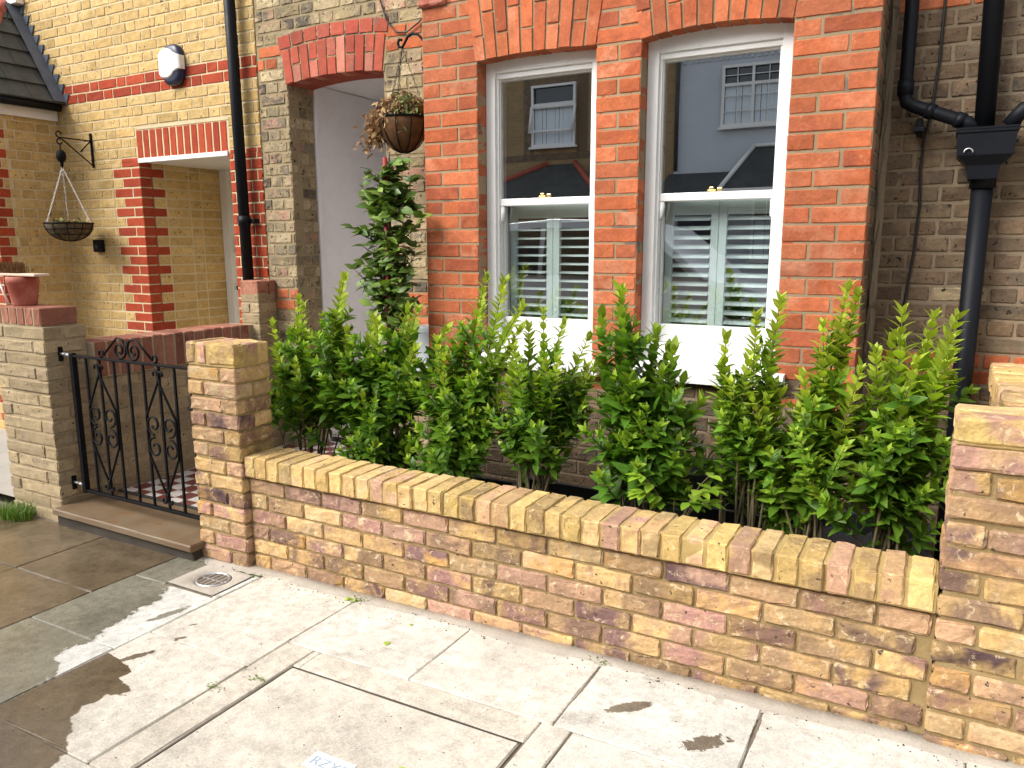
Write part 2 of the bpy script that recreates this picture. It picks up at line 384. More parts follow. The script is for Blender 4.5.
def slab_mat():
    """concrete paving: aggregate, stains; water lies on the left with an edge of its own"""
    n = N('concrete_paving')
    v, r, g, b = n.attr()
    co = n.coord()
    fine = n.noise(co, 150, 4.0, 0.7)
    mid = n.noise(co, 26, 4.0, 0.65)
    big = n.noise(co, 3.2, 5.0, 0.65)
    c = n.ramp(r, [(0.0, (0.53, 0.46, 0.365)), (0.35, (0.60, 0.545, 0.455)), (0.7, (0.65, 0.60, 0.515)), (1.0, (0.62, 0.605, 0.55))])
    m = n.math('MULTIPLY', n.maprange(fine, 0.28, 0.72, 0.68, 1.20, False), n.maprange(big, 0.3, 0.7, 0.80, 1.12, False))
    m = n.math('MULTIPLY', m, n.maprange(mid, 0.3, 0.7, 0.80, 1.16, False))
    cc = n.new('ShaderNodeCombineColor')
    for i in range(3): n.link(m, cc.inputs[i])
    c = n.mix(1.0, c, cc.outputs[0], 'MULTIPLY')
    pits = n.noise(co, 62, 2.0, 0.5)
    c = n.mix(n.math('MULTIPLY', n.maprange(pits, 0.70, 0.76), 0.75), c, (0.09, 0.075, 0.06))
    peb = n.new('ShaderNodeTexVoronoi'); peb.inputs['Scale'].default_value = 95.0
    n.link(co, peb.inputs['Vector'])
    c = n.mix(n.maprange(peb.outputs['Distance'], 0.0, 0.38, 0.35, 0.0, False), c, (0.70, 0.64, 0.55))
    # algae-dark staining next to the joints
    st = n.noise(co, 9.0, 6.0, 0.7)
    c = n.mix(n.math('MULTIPLY', n.maprange(st, 0.54, 0.70), 0.42), c, (0.21, 0.175, 0.13))
    # --- water
    sep = n.new('ShaderNodeSeparateXYZ'); n.link(co, sep.inputs[0])
    X, Y = sep.outputs[0], sep.outputs[1]
    w1 = n.math('MULTIPLY', n.math('SUBTRACT', n.noise(co, 5.5, 4.0, 0.55, 0.8), 0.5), 0.34)
    w2 = n.math('MULTIPLY', n.math('SUBTRACT', n.noise(co, 16, 3.0, 0.5, 1.2), 0.5), 0.10)
    xs = n.math('ADD', X, n.math('ADD', n.math('MULTIPLY', w1, 0.55), w2))
    t = n.maprange(Y, -1.6, 0.0, 0.0, 1.0, False)
    # edges of the wet areas: x as a function of y, stored as (x+1)/2; one either side of the joint at x = 0.134
    def edge(P):
        q = n.ramp(t, [((y+1.6)/1.6, (x+1)/2) for y, x in P])
        return n.math('SUBTRACT', n.math('SUBTRACT', n.math('MULTIPLY', q, 2.0), 1.0), xs)
    dl = edge([(-1.6, .14), (-1.15, .15), (-1.03, .13), (-.97, .06), (-.92, -.02), (-.80, .00), (-.72, -.03), (-.55, -.07), (-.42, -.10), (-.35, -.17), (-.2, -.18), (-.1, -.19), (0, -.22)])
    dr = edge([(-1.6, .80), (-1.27, .62), (-1.12, .44), (-1.0, .42), (-.95, .45), (-.91, .34), (-.87, .36), (-.83, .22), (-.80, .0), (0, -.9)])
    side = n.math('GREATER_THAN', X, 0.134)
    d_ = n.math('ADD', n.math('MULTIPLY', dr, side), n.math('MULTIPLY', dl, n.math('SUBTRACT', 1.0, side)))
    wet = n.math('ADD', n.math('MULTIPLY', n.maprange(d_, -0.006, 0.010), 0.92), n.math('MULTIPLY', n.maprange(d_, -0.05, 0.02), 0.08))
    brown = n.math('MAXIMUM', side, n.math('LESS_THAN', X, -0.433))
    def blot(cx, cy, rx, ry, ang, amp):
        dx = n.math('SUBTRACT', X, cx); dy = n.math('SUBTRACT', Y, cy)
        ca, sa = math.cos(ang), math.sin(ang)
        a = n.math('DIVIDE', n.math('ADD', n.math('MULTIPLY', dx, ca), n.math('MULTIPLY', dy, sa)), rx)
        q = n.math('DIVIDE', n.math('SUBTRACT', n.math('MULTIPLY', dy, ca), n.math('MULTIPLY', dx, sa)), ry)
        d = n.math('ADD', n.math('MULTIPLY', a, a), n.math('MULTIPLY', q, q))
        d = n.math('ADD', d, n.math('MULTIPLY', n.math('SUBTRACT', n.noise(co, 34, 3.0, 0.6, 1.0), 0.5), amp))
        return n.maprange(d, 0.75, 1.1, 0.9, 0.0)
    for a in ((2.015, -0.235, 0.085, 0.026, 0.75, 1.6), (2.285, -0.305, 0.075, 0.032, 0.8, 4.5), (2.403, -0.17, 0.009, 0.10, 0.0, 2.0),
              (0.07, -0.50, 0.09, 0.022, 1.3, 3.4), (0.29, -0.62, 0.03, 0.010, 0.9, 3.0), (0.24, -0.52, 0.02, 0.006, 0.9, 3.0), (0.26, -0.79, 0.07, 0.018, 1.1, 2.5), (1.835, -0.17, 0.006, 0.12, 0.0, 2.0)):
        wet = n.math('MAXIMUM', wet, blot(*a))
    damp = n.maprange(n.noise(co, 2.2, 3.0), 0.35, 0.7, 0.0, 1.0, False)
    wc = n.mix(brown, n.mix(damp, (0.30, 0.285, 0.235), (0.40, 0.39, 0.33)), n.mix(damp, (0.17, 0.135, 0.095), (0.29, 0.24, 0.18)))
    c = n.mix(wet, c, n.mix(1.0, c, wc, 'MULTIPLY'))
    bp = n.bump(n.math('ADD', fine, n.math('MULTIPLY', mid, 0.6)), 0.35, 0.003)
    nm = n.new('ShaderNodeMix', data_type='VECTOR')
    geo = n.new('ShaderNodeNewGeometry')
    n.link(n.math('MULTIPLY', wet, 0.80), nm.inputs[0]); n.link(bp, nm.inputs[4]); n.link(geo.outputs['Normal'], nm.inputs[5])
    rg = n.math('SUBTRACT', 0.88, n.math('MULTIPLY', wet, n.maprange(damp, 0.0, 1.0, 0.74, 0.56, False)))
    m_ = n.base(c, rg, 0, None, 0.35)
    n.link(nm.outputs[1], n.b.inputs['Normal'])
    return m_
M['slab'] = slab_mat()
M['joint'] = rough_mat('paving_joint', (0.24, 0.20, 0.15), (0.11, 0.09, 0.065), 5, 120, 0.6)

# ================================================================== mesh helpers
class MB:
    """collects verts / faces (+tone +material index) and links them as ONE mesh"""
    def __init__(s):
        s.v = []; s.f = []; s.t = []; s.mi = []; s.sm = []; s.n = 0
    def add(s, v, f, tone=None, mi=0, smooth=True):
        v = np.asarray(v, float)
        s.v.append(v)
        n = s.n
        s.f.extend([tuple(int(i)+n for i in q) for q in f])
        s.mi.extend([mi]*len(f)); s.sm.extend([smooth]*len(f))
        if tone is None: tone = rng.random(3)
        tone = np.asarray(tone, float)
        s.t.append(np.broadcast_to(tone, (len(v), 3)) if tone.ndim == 1 else tone)
        s.n += len(v)
    def build(s, name, mats, parent=None, smooth=True, slope=0.0):
        v = np.concatenate(s.v); t = np.concatenate(s.t)
        if slope: v = v.copy(); v[:, 2] += slope*v[:, 0]
        me = bpy.data.meshes.new(name)
        me.from_pydata(v.tolist(), [], s.f)
        a = me.attributes.new('tone', 'FLOAT_COLOR', 'POINT')
        a.data.foreach_set('color', np.concatenate([t, np.ones((len(t), 1))], 1).ravel())
        if not isinstance(mats, (list, tuple)): mats = [mats]
        for m in mats: me.materials.append(m)
        me.polygons.foreach_set('material_index', s.mi)
        me.polygons.foreach_set('use_smooth', [smooth and q for q in s.sm])
        me.update()
        o = bpy.data.objects.new(name, me)
        COL.objects.link(o)
        if parent is not None:
            o.parent = parent
            w = Vector((0, 0, 0)); p = parent
            while p is not None:
                w += p.location; p = p.parent
            o.location = -w
        return o

_T = {}
def grid_topo(nx, ny, nz):
    k = (nx, ny, nz)
    if k in _T: return _T[k]
    idx = {}; vs = []; fs = []
    def gid(i, j, l):
        q = (i, j, l)
        if q not in idx:
            idx[q] = len(vs); vs.append(q)
        return idx[q]
    for i in range(nx-1):
        for j in range(ny-1):
            fs.append((gid(i, j, 0), gid(i, j+1, 0), gid(i+1, j+1, 0), gid(i+1, j, 0)))
            fs.append((gid(i, j, nz-1), gid(i+1, j, nz-1), gid(i+1, j+1, nz-1), gid(i, j+1, nz-1)))
    for i in range(nx-1):
        for l in range(nz-1):
            fs.append((gid(i, 0, l), gid(i+1, 0, l), gid(i+1, 0, l+1), gid(i, 0, l+1)))
            fs.append((gid(i, ny-1, l), gid(i, ny-1, l+1), gid(i+1, ny-1, l+1), gid(i+1, ny-1, l)))
    for j in range(ny-1):
        for l in range(nz-1):
            fs.append((gid(0, j, l), gid(0, j, l+1), gid(0, j+1, l+1), gid(0, j+1, l)))
            fs.append((gid(nx-1, j, l), gid(nx-1, j+1, l), gid(nx-1, j+1, l+1), gid(nx-1, j, l+1)))
    ex = np.array(vs)
    ext = np.stack([(ex[:, 0] == 0) | (ex[:, 0] == nx-1), (ex[:, 1] == 0) | (ex[:, 1] == ny-1), (ex[:, 2] == 0) | (ex[:, 2] == nz-1)], 1)
    sg = np.stack([np.where(ex[:, a] == 0, 1.0, np.where(ex[:, a] == n-1, -1.0, 0.0)) for a, n in ((0, nx), (1, ny), (2, nz))], 1)
    _T[k] = (ex, fs, ext.sum(1), sg)
    return _T[k]

def axis_pos(a, b, r, mids):
    L = b-a
    r = min(r, L*0.3)
    return np.concatenate([[a, a+r], np.linspace(a+r, b-r, mids+2)[1:-1] if mids else [], [b-r, b]])

def rbox(mb, x0, x1, y0, y1, z0, z1, r=0.004, mids=(0, 0, 0), jit=0.0, chip=0.0, tone=None, mi=0, shift=0.0):
    if x1 < x0: x0, x1 = x1, x0
    if y1 < y0: y0, y1 = y1, y0
    if z1 < z0: z0, z1 = z1, z0
    px, py, pz = axis_pos(x0, x1, r, mids[0]), axis_pos(y0, y1, r, mids[1]), axis_pos(z0, z1, r, mids[2])
    ex, fs, ne, sg = grid_topo(len(px), len(py), len(pz))
    v = np.stack([px[ex[:, 0]], py[ex[:, 1]], pz[ex[:, 2]]], 1)
    rr = min(r, (x1-x0)*0.3, (y1-y0)*0.3, (z1-z0)*0.3)
    pull = np.where(ne == 2, 0.30*rr, np.where(ne == 3, 0.45*rr, 0.0))
    if chip:
        pull = pull + np.where(ne >= 2, np.abs(rng.normal(0, chip, len(v))), 0)
    v = v + sg*pull[:, None]
    if jit:
        v = v + rng.normal(0, jit, v.shape)
    if shift:
        v = v + rng.normal(0, shift, 3)
    mb.add(v, fs, tone, mi, False)

def tube(mb, pts, rad, sides=8, cap=True, tone=None, mi=0):
    pts = [Vector(p) for p in pts]
    if not isinstance(rad, (list, tuple, np.ndarray)): rad = [rad]*len(pts)
    n = len(pts)
    vs = []
    t0 = (pts[1]-pts[0]).normalized()
    nrm = t0.orthogonal().normalized()
    for i in range(n):
        t = (pts[min(i+1, n-1)]-pts[max(i-1, 0)])
        t = t.normalized() if t.length > 1e-9 else t0
        nrm = (nrm - t*nrm.dot(t)).normalized()
        b = t.cross(nrm)
        for k in range(sides):
            a = 2*math.pi*k/sides
            p = pts[i] + (nrm*math.cos(a)+b*math.sin(a))*rad[i]
            vs.append((p.x, p.y, p.z))
    fs = []
    for i in range(n-1):
        for k in range(sides):
            a = i*sides+k; b_ = i*sides+(k+1) % sides
            fs.append((a, b_, b_+sides, a+sides))
    if cap:
        fs.append(tuple(range(sides-1, -1, -1)))
        fs.append(tuple(range((n-1)*sides, n*sides)))
    mb.add(vs, fs, tone, mi)

def lathe(mb, prof, cx, cy, seg=28, tone=None, mi=0, closed=False):
    vs = []; fs = []
    n = len(prof)
    for i, (r, z) in enumerate(prof):
        for k in range(seg):
            a = 2*math.pi*k/seg
            vs.append((cx+r*math.cos(a), cy+r*math.sin(a), z))
    for i in range(n-1):
        for k in range(seg):
            a = i*seg+k; b = i*seg+(k+1) % seg
            fs.append((a, b, b+seg, a+seg))
    if not closed:
        fs.append(tuple(range(seg-1, -1, -1)))
        fs.append(tuple(range((n-1)*seg, n*seg)))
    mb.add(vs, fs, tone, mi)

def prism_xz(mb, poly, y0, y1, tone=None, mi=0):
    """polygon in X,Z given thickness along Y"""
    n = len(poly)
    vs = [(x, y0, z) for x, z in poly]+[(x, y1, z) for x, z in poly]
    fs = [tuple(range(n)), tuple(range(2*n-1, n-1, -1))]
    for i in range(n):
        j = (i+1) % n
        fs.append((i, i+n, j+n, j))
    mb.add(vs, fs, tone, mi)

def thing(name, label, cat, loc=(0, 0, 0), group=None, parent=None):
    o = bpy.data.objects.new(name, None)
    COL.objects.link(o)
    o.empty_display_size = 0.1
    o.location = loc
    tag(o, label, cat, group)
    return o
def tag(o, label=None, cat=None, group=None, kind=None):
    if label: o['label'] = label
    if cat: o['category'] = cat
    if group: o['group'] = group
    if kind: o['kind'] = kind
    return o

# ------------------------------------------------------------------ brickwork
def cut(iv, holes):
    """interval minus list of intervals"""
    out = [iv]
    for a, b in holes:
        nxt = []
        for c, d in out:
            if b <= c or a >= d: nxt.append((c, d)); continue
            if a > c: nxt.append((c, a))
            if b < d: nxt.append((b, d))
        out = nxt
    return out

def course_cuts(k, bond, u0, u1, off):
    """brick (start, end) along a course, without joints removed"""
    res = []
    if bond == 'stretcher':
        st = u0-0.225+(0.1125 if k % 2 else 0.0)+off
        while st < u1:
            res.append((st, st+0.215)); st += 0.225
    else:
        per = 0.3375
        st = u0-per+off+(0.16875 if k % 2 else 0.0)
        while st < u1:
            res.append((st, st+0.215)); res.append((st+0.225, st+0.3275)); st += per
    return res

def wall(mb, axis, plane, sgn, u0, u1, z0, z1, bond='flemish', openings=(), off=0.0, gauge=0.075, depth=0.06, pick=None,
         mmi=1, jit=0.0005, chip=0.0008, mids=(1, 1), r=0.004, rec=0.0042, thick=0.10, shift=0.0, zoff=0.0, skipmortar=False, bricks=True):
    """brick-faced wall; axis 'x' runs along X and faces sgn*Y, axis 'y' runs along Y and faces sgn*X"""
    k0 = int(math.floor((z0-zoff)/gauge)); k = k0
    while bricks and zoff+k*gauge < z1-0.008:
        za = zoff+k*gauge; zb = za+gauge-0.010
        za_, zb_ = max(za, z0), min(zb, z1)
        if zb_-za_ > 0.012:
            for a, b in course_cuts(k, bond, u0, u1, off):
                a, b = max(a, u0), min(b, u1)
                if b-a < 0.02: continue
                holes = [(o[0], o[1]) for o in openings if zb_ > o[2]+0.004 and za_ < o[3]-0.004]
                for c, d in cut((a, b), holes):
                    if d-c < 0.018: continue
                    pm = pick(0.5*(c+d), 0.5*(za+zb), k) if pick else 0
                    m3 = (mids[0] if d-c > 0.12 else max(0, mids[0]-1), 0, mids[1])
                    tn = rng.random(3)
                    p = plane + sgn*rng.normal(0, 0.0006)
                    q = plane - sgn*depth
                    if axis == 'x':
                        rbox(mb, c, d, p, q, za_, zb_, r, m3, jit, chip, tn, pm, shift)
                    else:
                        rbox(mb, p, q, c, d, za_, zb_, r, (m3[1], m3[0], m3[2]), jit, chip, tn, pm, shift)
        k += 1
    if skipmortar: return
    us = sorted({u0, u1, *[min(max(x, u0), u1) for o in openings for x in (o[0], o[1])]})
    zs = sorted({z0, z1, *[min(max(x, z0), z1) for o in openings for x in (o[2], o[3])]})
    for a, b in zip(us[:-1], us[1:]):
        for c, d in zip(zs[:-1], zs[1:]):
            if b-a < 1e-4 or d-c < 1e-4: continue
            mu, mz = 0.5*(a+b), 0.5*(c+d)
            if any(o[0] < mu < o[1] and o[2] < mz < o[3] for o in openings): continue
            p, q = plane-sgn*rec, plane-sgn*thick
            if axis == 'x': rbox(mb, a, b, p, q, c, d, 0.0005, tone=(0.5, 0.5, 0.5), mi=mmi)
            else: rbox(mb, p, q, a, b, c, d, 0.0005, tone=(0.5, 0.5, 0.5), mi=mmi)

def voussoir(mb, xc_, zc_, cx, cz, r0, r1, a0, a1, y0, y1, mi=0, tone=None):
    """a wedge brick of an arch about (cx, cz), angles from the vertical"""
    P = []
    for r, a in ((r0, a0), (r0, a1), (r1, a1), (r1, a0)):
        P.append((cx+r*math.sin(a), cz+r*math.cos(a)))
    vs = []
    for y in (y0, y1):
        for x, z in P: vs.append((x, y, z))
    # soften: inset the front face a little
    c = np.mean(np.array(P), 0)
    front = [(x+(c[0]-x)*0.05, y0, z+(c[1]-z)*0.05) for x, z in P]
    ring = [(x, y0+0.004*(1 if y1 > y0 else -1), z) for x, z in P]
    back = [(x, y1, z) for x, z in P]
    v = np.array(front+ring+back)+rng.normal(0, 0.0012, (12, 3))
    fs = [(3, 2, 1, 0)]
    for i in range(4):
        j = (i+1) % 4
        fs.append((i, j, j+4, i+4)); fs.append((i+4, j+4, j+8, i+8))
    fs.append((8, 9, 10, 11))
    mb.add(v, fs, tone, mi)

# ================================================================== GROUND
SL = 0.014
def sheet(name, x0, x1, y0, y1, z, mat, slope=0.0, label=None):
    mb = MB()
    mb.add([(x0, y0, z), (x1, y0, z), (x1, y1, z), (x0, y1, z)], [(0, 1, 2, 3)])
    o = mb.build(name, mat, None, False, slope)
    o['kind'] = 'structure'
    return o
sheet('ground', -150, 150, -150, 150, -0.16, M['ground'])
sheet('road', -60, 60, -8.35, -2.86, -0.125, M['asphalt'])
sheet('pavement_bed', -9, 9, -2.74, 0.03, -0.006, M['joint'], SL)
sheet('garden_bed', -0.31, 4.2, 0.20, 1.60, 0.035, M['soil'])
sheet('forecourt', -9, -1.60, 0.035, 1.60, 0.012, M['forecourt'])
mb = MB()
x = -30.0
while x < 30:
    rbox(mb, x, x+0.905, -2.86, -2.745, -0.15, 0.0, 0.012, (0, 0, 0), 0.001, 0, None, 0)
    x += 0.91
mb.build('kerb', M['kerb'], None, True, 0)['kind'] = 'structure'
mb = MB()
x = -30.0
while x < 30:
    rbox(mb, x, x+0.905, -8.47, -8.355, -0.15, 0.0, 0.012, (0, 0, 0), 0.001, 0, None, 0)
    x += 0.91
mb.build('kerb', M['kerb'], None, True, 0)['kind'] = 'structure'
sheet('pavement', -40, 40, -11.6, -8.46, -0.002, M['forecourt'])

mb = MB()
J = 0.004
slabs = [(.137, .687, -.634, -.0, .55), (.693, 1.264, -.437, -.0, .75), (1.27, 1.827, -.437, -.0, .65), (1.836, 2.398, -.437, -.0, .9), (2.408, 2.97, -.437, -.0, .85), (2.976, 3.56, -.437, -.0, .7),
         (.137, .687, -1.25, -.641, .5), (.693, .826, -1.25, -.443, .25), (.832, .862, -.556, -.443, .3), (.866, 1.79, -.556, -.443, .3), (1.797, 1.897, -1.25, -.443, .55),
         (1.905, 2.5, -1.05, -.443, .8), (2.506, 3.1, -1.05, -.443, .7), (3.106, 3.7, -1.05, -.443, .6), (1.905, 2.5, -1.25, -1.056, .7), (2.506, 3.7, -1.25, -1.056, .6),
         (-.43, .131, -.787, -.31, 1.0), (-.43, -.215, -.305, -.0, 1.0), (.097, .131, -.305, -.055, 1.0), (-.43, .131, -1.25, -.793, 1.0)]
x = -.436
i = 0
while x > -8:
    for y0, y1 in ((-.52, -.055), (-.985, -.525), (-1.25, -.99)):
        slabs.append((x-.595, x, y0, y1, R_.uniform(0.1, 0.6)))
    x -= .60
y = -1.255
while y > -2.7:
    x = -8.0+R_.uniform(0, .4)
    while x < 8.5:
        slabs.append((x, x+.595, max(y-.595, -2.74), y, R_.uniform(.3, .9)))
        x += .60
    y -= .60
x = 3.706
while x < 8.5:
    slabs.append((x, x+.595, -.60, -.05, R_.uniform(.4, .9))); slabs.append((x, x+.595, -1.25, -.605, R_.uniform(.4, .9)))
    x += .60
for x0, x1, y0, y1, tn in slabs:
    near = x0 > -1.2 and x1 < 3.8
    rbox(mb, x0-.0014+rng.normal(0, .0006), x1+.0014+rng.normal(0, .0006), y0-.0012, y1+.0012, -0.05, rng.normal(0, 0.0009), 0.005, (3, 3, 0) if near else (0, 0, 0), 0.0005 if near else 0, 0.0012 if near else 0, (tn, rng.random(), rng.random()), 0)
pv = mb.build('pavement', M['slab'], None, True, SL); pv['kind'] = 'structure'
# cement haunch along the foot of the walls
mb = MB()
xs = np.linspace(-0.33, 3.9, 150)
pv_ = []
for xx in xs:
    w = -0.050+0.012*math.sin(xx*7.3)+rng.normal(0, .005); h = 0.007+0.002*math.sin(xx*5.1)+rng.normal(0, .0008)
    pv_ += [(xx, w, -0.002), (xx, w*0.45, h*0.5), (xx, 0.035, h), (xx, 0.035, -0.02)]
fs = []
for i in range(len(xs)-1):
    for k in range(3):
        a = i*4+k; fs.append((a, a+4, a+5, a+1))
mb.add(pv_, fs, (.5, .5, .5))
mb.build('pavement_edge', M['fillet'], None, True, SL)['kind'] = 'structure'

# ================================================================== FRONT GARDEN WALL
BZ = 0.45
gw = thing('garden_wall', 'low wall of multicoloured yellow stock brick with a brick-on-edge coping between two piers', 'garden wall', (1.43, 0.1, 0))
mb = MB()
def gw_rows():
    for k in range(-7, 0):
        za = BZ+k*0.075+0.0; zb = za+0.065
        off = 0.0 if k % 2 else 0.1125
        st = 0.012-off
        while st < 2.85:
            a, b = max(st, 0.012), min(st+0.215, 2.852)
            if b-a > 0.03:
                rbox(mb, a, b, 0.024-abs(rng.normal(0, .0014)), 0.13, za+rng.normal(0, .001), zb+rng.normal(0, .001), 0.006, (4, 0, 2), 0.0013, 0.0020, rng.random(3), 0, 0.0)
            st += 0.225
gw_rows()
rbox(mb, 0.0, 2.865, 0.0325, 0.190, -0.1, BZ, 0.001, tone=(.5, .5, .5), mi=1)
mb.build('wall', [M['stock_new'], M['mortar_new']], gw)
mb = MB()
pitch = 2.858/38
for i in range(38):
    a = 0.003+i*pitch
    w = pitch-0.0095+rng.normal(0, .0022)
    dz = rng.normal(0, .0016)
    rbox(mb, a, a+w, rng.normal(0, .0028), 0.215+rng.normal(0, .004), BZ+.006+dz, BZ+.1025+dz, 0.006, (1, 3, 2), 0.0011, 0.0018, rng.random(3), 0, 0.001)
rbox(mb, 0.0, 2.862, 0.0075, 0.208, BZ+.003, BZ+.0975, 0.006, (30, 2, 1), 0.0012, 0, (.5, .5, .5), 1)
mb.build('coping', [M['coping_new'], M['mortar_coping']], gw)

def pier_rows(mb, x0, w, y0, z_list, first):
    d = 0.215
    for i, (za, zb) in enumerate(z_list):
        kind = (i+first) % 2
        A = dict(r=0.008, jit=0.0015, chip=0.0022, shift=0.0018)
        if kind == 0:   # stretcher on the right front, header on the left
            B = [(x0, x0+.1025, y0, y0+d), (x0+.1125, x0+w, y0, y0+.1025), (x0+.1125, x0+w, y0+.1125, y0+d)]
        else:           # header on the right running through, stretchers on the left
            B = [(x0, x0+w-.1125, y0, y0+.1025), (x0, x0+w-.1125, y0+.1125, y0+d), (x0+w-.1025, x0+w, y0, y0+d)]
        for b in B:
            rbox(mb, *b, za, zb, mids=(2, 2, 1), tone=rng.random(3), **A)
# left pier
pl = bpy.data.objects.new('pier', None); COL.objects.link(pl); pl.parent = gw; pl.location = Vector((-.164, .1, 0))-gw.location
tag(pl, 'square brick pier at the gate, its top of bricks on edge')
mb = MB()
zl = [(BZ+k*.075, BZ+k*.075+.065) for k in range(6, -8, -1)]
pier_rows(mb, -.328, .328, -.013, zl, 1)
rbox(mb, -.317, -.011, -.003, .192, -.1, .972, .001, tone=(.5, .5, .5), mi=1)
mb.build('shaft', [M['stock_new'], M['mortar_new']], pl)
mb = MB()
A = dict(r=0.009, jit=0.0015, chip=0.0024, shift=0.001)
for a in (-.328, -.253):
    rbox(mb, a, a+.065, -.013, .202, .976, 1.077, mids=(1, 2, 2), tone=rng.random(3), **A)
for y in (-.013, .062, .137):
    rbox(mb, -.178, 0.0, y, y+.065, .976, 1.077, mids=(2, 1, 2), tone=rng.random(3), **A)
rbox(mb, -.322, -.006, -.008, .197, .968, 1.0745, .004, tone=(.5, .5, .5), mi=1)
mb.build('cap', [M['coping_new'], M['mortar_coping']], pl)
# right pier
pr = bpy.data.objects.new('pier', None); COL.objects.link(pr); pr.parent = gw; pr.location = Vector((3.03, .1, 0.04))-gw.location
tag(pr, 'taller end pier of yellow and purple brick')
mb = MB()
zl = [(BZ+k*.075, BZ+k*.075+.065) for k in range(6, -8, -1)]
pier_rows(mb, 2.862, .328, .006, zl, 1)
rbox(mb, 2.873, 3.179, .016, .211, -.1, .972, .001, tone=(.5, .5, .5), mi=1)
mb.build('shaft', [M['stock_new'], M['mortar_new']], pr)
mb = MB()
for y in (.006, .117):
    rbox(mb, 2.862, 3.09, y, y+.104, .976, 1.050, mids=(3, 1, 1), tone=rng.random(3), **A)
    rbox(mb, 3.10, 3.19, y, y+.104, .976, 1.050, mids=(1, 1, 1), tone=rng.random(3), **A)
rbox(mb, 2.867, 3.184, .012, .215, .968, 1.0465, .004, tone=(.5, .5, .5), mi=1)
mb.build('cap', [M['coping_new'], M['mortar_coping']], pr)

# right-hand side wall running back to the house
sw = thing('side_wall', 'brick side wall with pale coping running from the right pier back to the house', 'garden wall', (3.13, .9, 0))
mb = MB()
wall(mb, 'y', 3.022, -1, .225, 1.548, -.05, .90, 'stretcher', off=.03, mids=(2, 1), thick=.19, zoff=-.075, jit=.0015, chip=.002)
wall(mb, 'y', 3.228, 1, .225, 1.548, -.05, .90, 'stretcher', off=.03, mids=(0, 0), thick=.01, zoff=-.075, skipmortar=True)
mb.build('wall', [M['stock_new'], M['mortar_new']], sw)
mb = MB()
y = .228
while y < 1.50:
    rbox(mb, 3.012+rng.normal(0, .002), 3.238, y, y+.065, .903, 1.005+rng.normal(0, .002), .008, (2, 1, 1), .0014, .002, rng.random(3), 0)
    y += .0745
rbox(mb, 3.018, 3.232, .22, 1.545, .899, .999, .004, tone=(.5, .5, .5), mi=1)
mb.build('coping', [M['coping_new'], M['mortar_coping']], sw)

# ================================================================== HOUSE WITH THE RED BAY
FY, BY = 1.55, 1.15
house = thing('brick_house', 'terraced house with an orange-red brick bay, arched porch and two white sash windows', 'house', (1.0, 2.5, 0))
ZT = 4.4
mb = MB()
opL, opR = (0.602, 1.270, .95, 2.60), (1.492, 2.163, .95, 2.60)
def bay_bricks():
    k = 10
    while .007+k*.0765 < 2.86:
        za = .007+k*.0765; zb = za+.0665
        sets = []
        j = .0095
        if k % 2:
            sets = [(.262, .262+.2165), (.262+.226, .602), (1.270, 1.3765), (1.386, 1.492), (2.163, 2.163+.108), (2.163+.1175, 2.497)]
        else:
            sets = [(.262, .262+.108), (.262+.1175, .602), (1.270, 1.492), (2.163, 2.163+.2165), (2.163+.226, 2.497)]
        if zb < .96 and za > .80: sets = [q for q in sets if q[1] < .70 or q[0] > 2.2 or 1.3 < .5*(q[0]+q[1]) < 1.46]
        for a, b in sets:
            a += rng.normal(0, .0012); b += rng.normal(0, .0012)
            rbox(mb, a, b, BY+rng.normal(0, .0008), BY+.09, za+rng.normal(0, .0008), zb+rng.normal(0, .0008), .004, (2, 0, 1), .0005, .0009, rng.random(3), 0)
        k += 1
bay_bricks()
wall(mb, 'x', BY, -1, .262, 2.497, .80, 2.86, 'flemish', [(.602, 1.270, .93, 2.525), (1.492, 2.163, .93, 2.525), (.66, 2.28, .80, .93)], bricks=False, rec=.0035)
wall(mb, 'x', BY, -1, .262, 2.497, 2.86, 4.2, 'flemish', zoff=.007, gauge=.0765, mids=(1, 1))
# bay returns
wall(mb, 'y', 2.497, 1, BY+.105, FY, .80, 4.2, 'flemish', off=.02, zoff=.007, gauge=.0765, mids=(0, 0), pick=lambda u, z, k: 2 if u > 1.30 else 0)
wall(mb, 'y', .262, -1, BY+.105, FY, .80, 4.2, 'flemish', off=.02, zoff=.012, gauge=.0765, mids=(0, 0))
# reveals of the two windows (brick sides of the openings)
for xx, s in ((.602, 1), (1.270, -1), (1.492, 1), (2.163, -1)):
    z = .965
    k = 0
    while z < 2.46:
        ln = .10 if k % 2 else .098
        rbox(mb, xx, xx-s*.05, BY+.004, BY+ln, z, min(z+.0665, 2.46), .004, (0, 0, 0), .0008, .0008, rng.random(3), 0)
        z += .0765; k += 1
    rbox(mb, xx-s*.004, xx-s*.06, BY+.03, BY+.10, .95, 2.53, .001, tone=(.5, .5, .5), mi=1)
mb.build('bay_wall', [M['red'], M['mortar_red'], M['brown']], house)
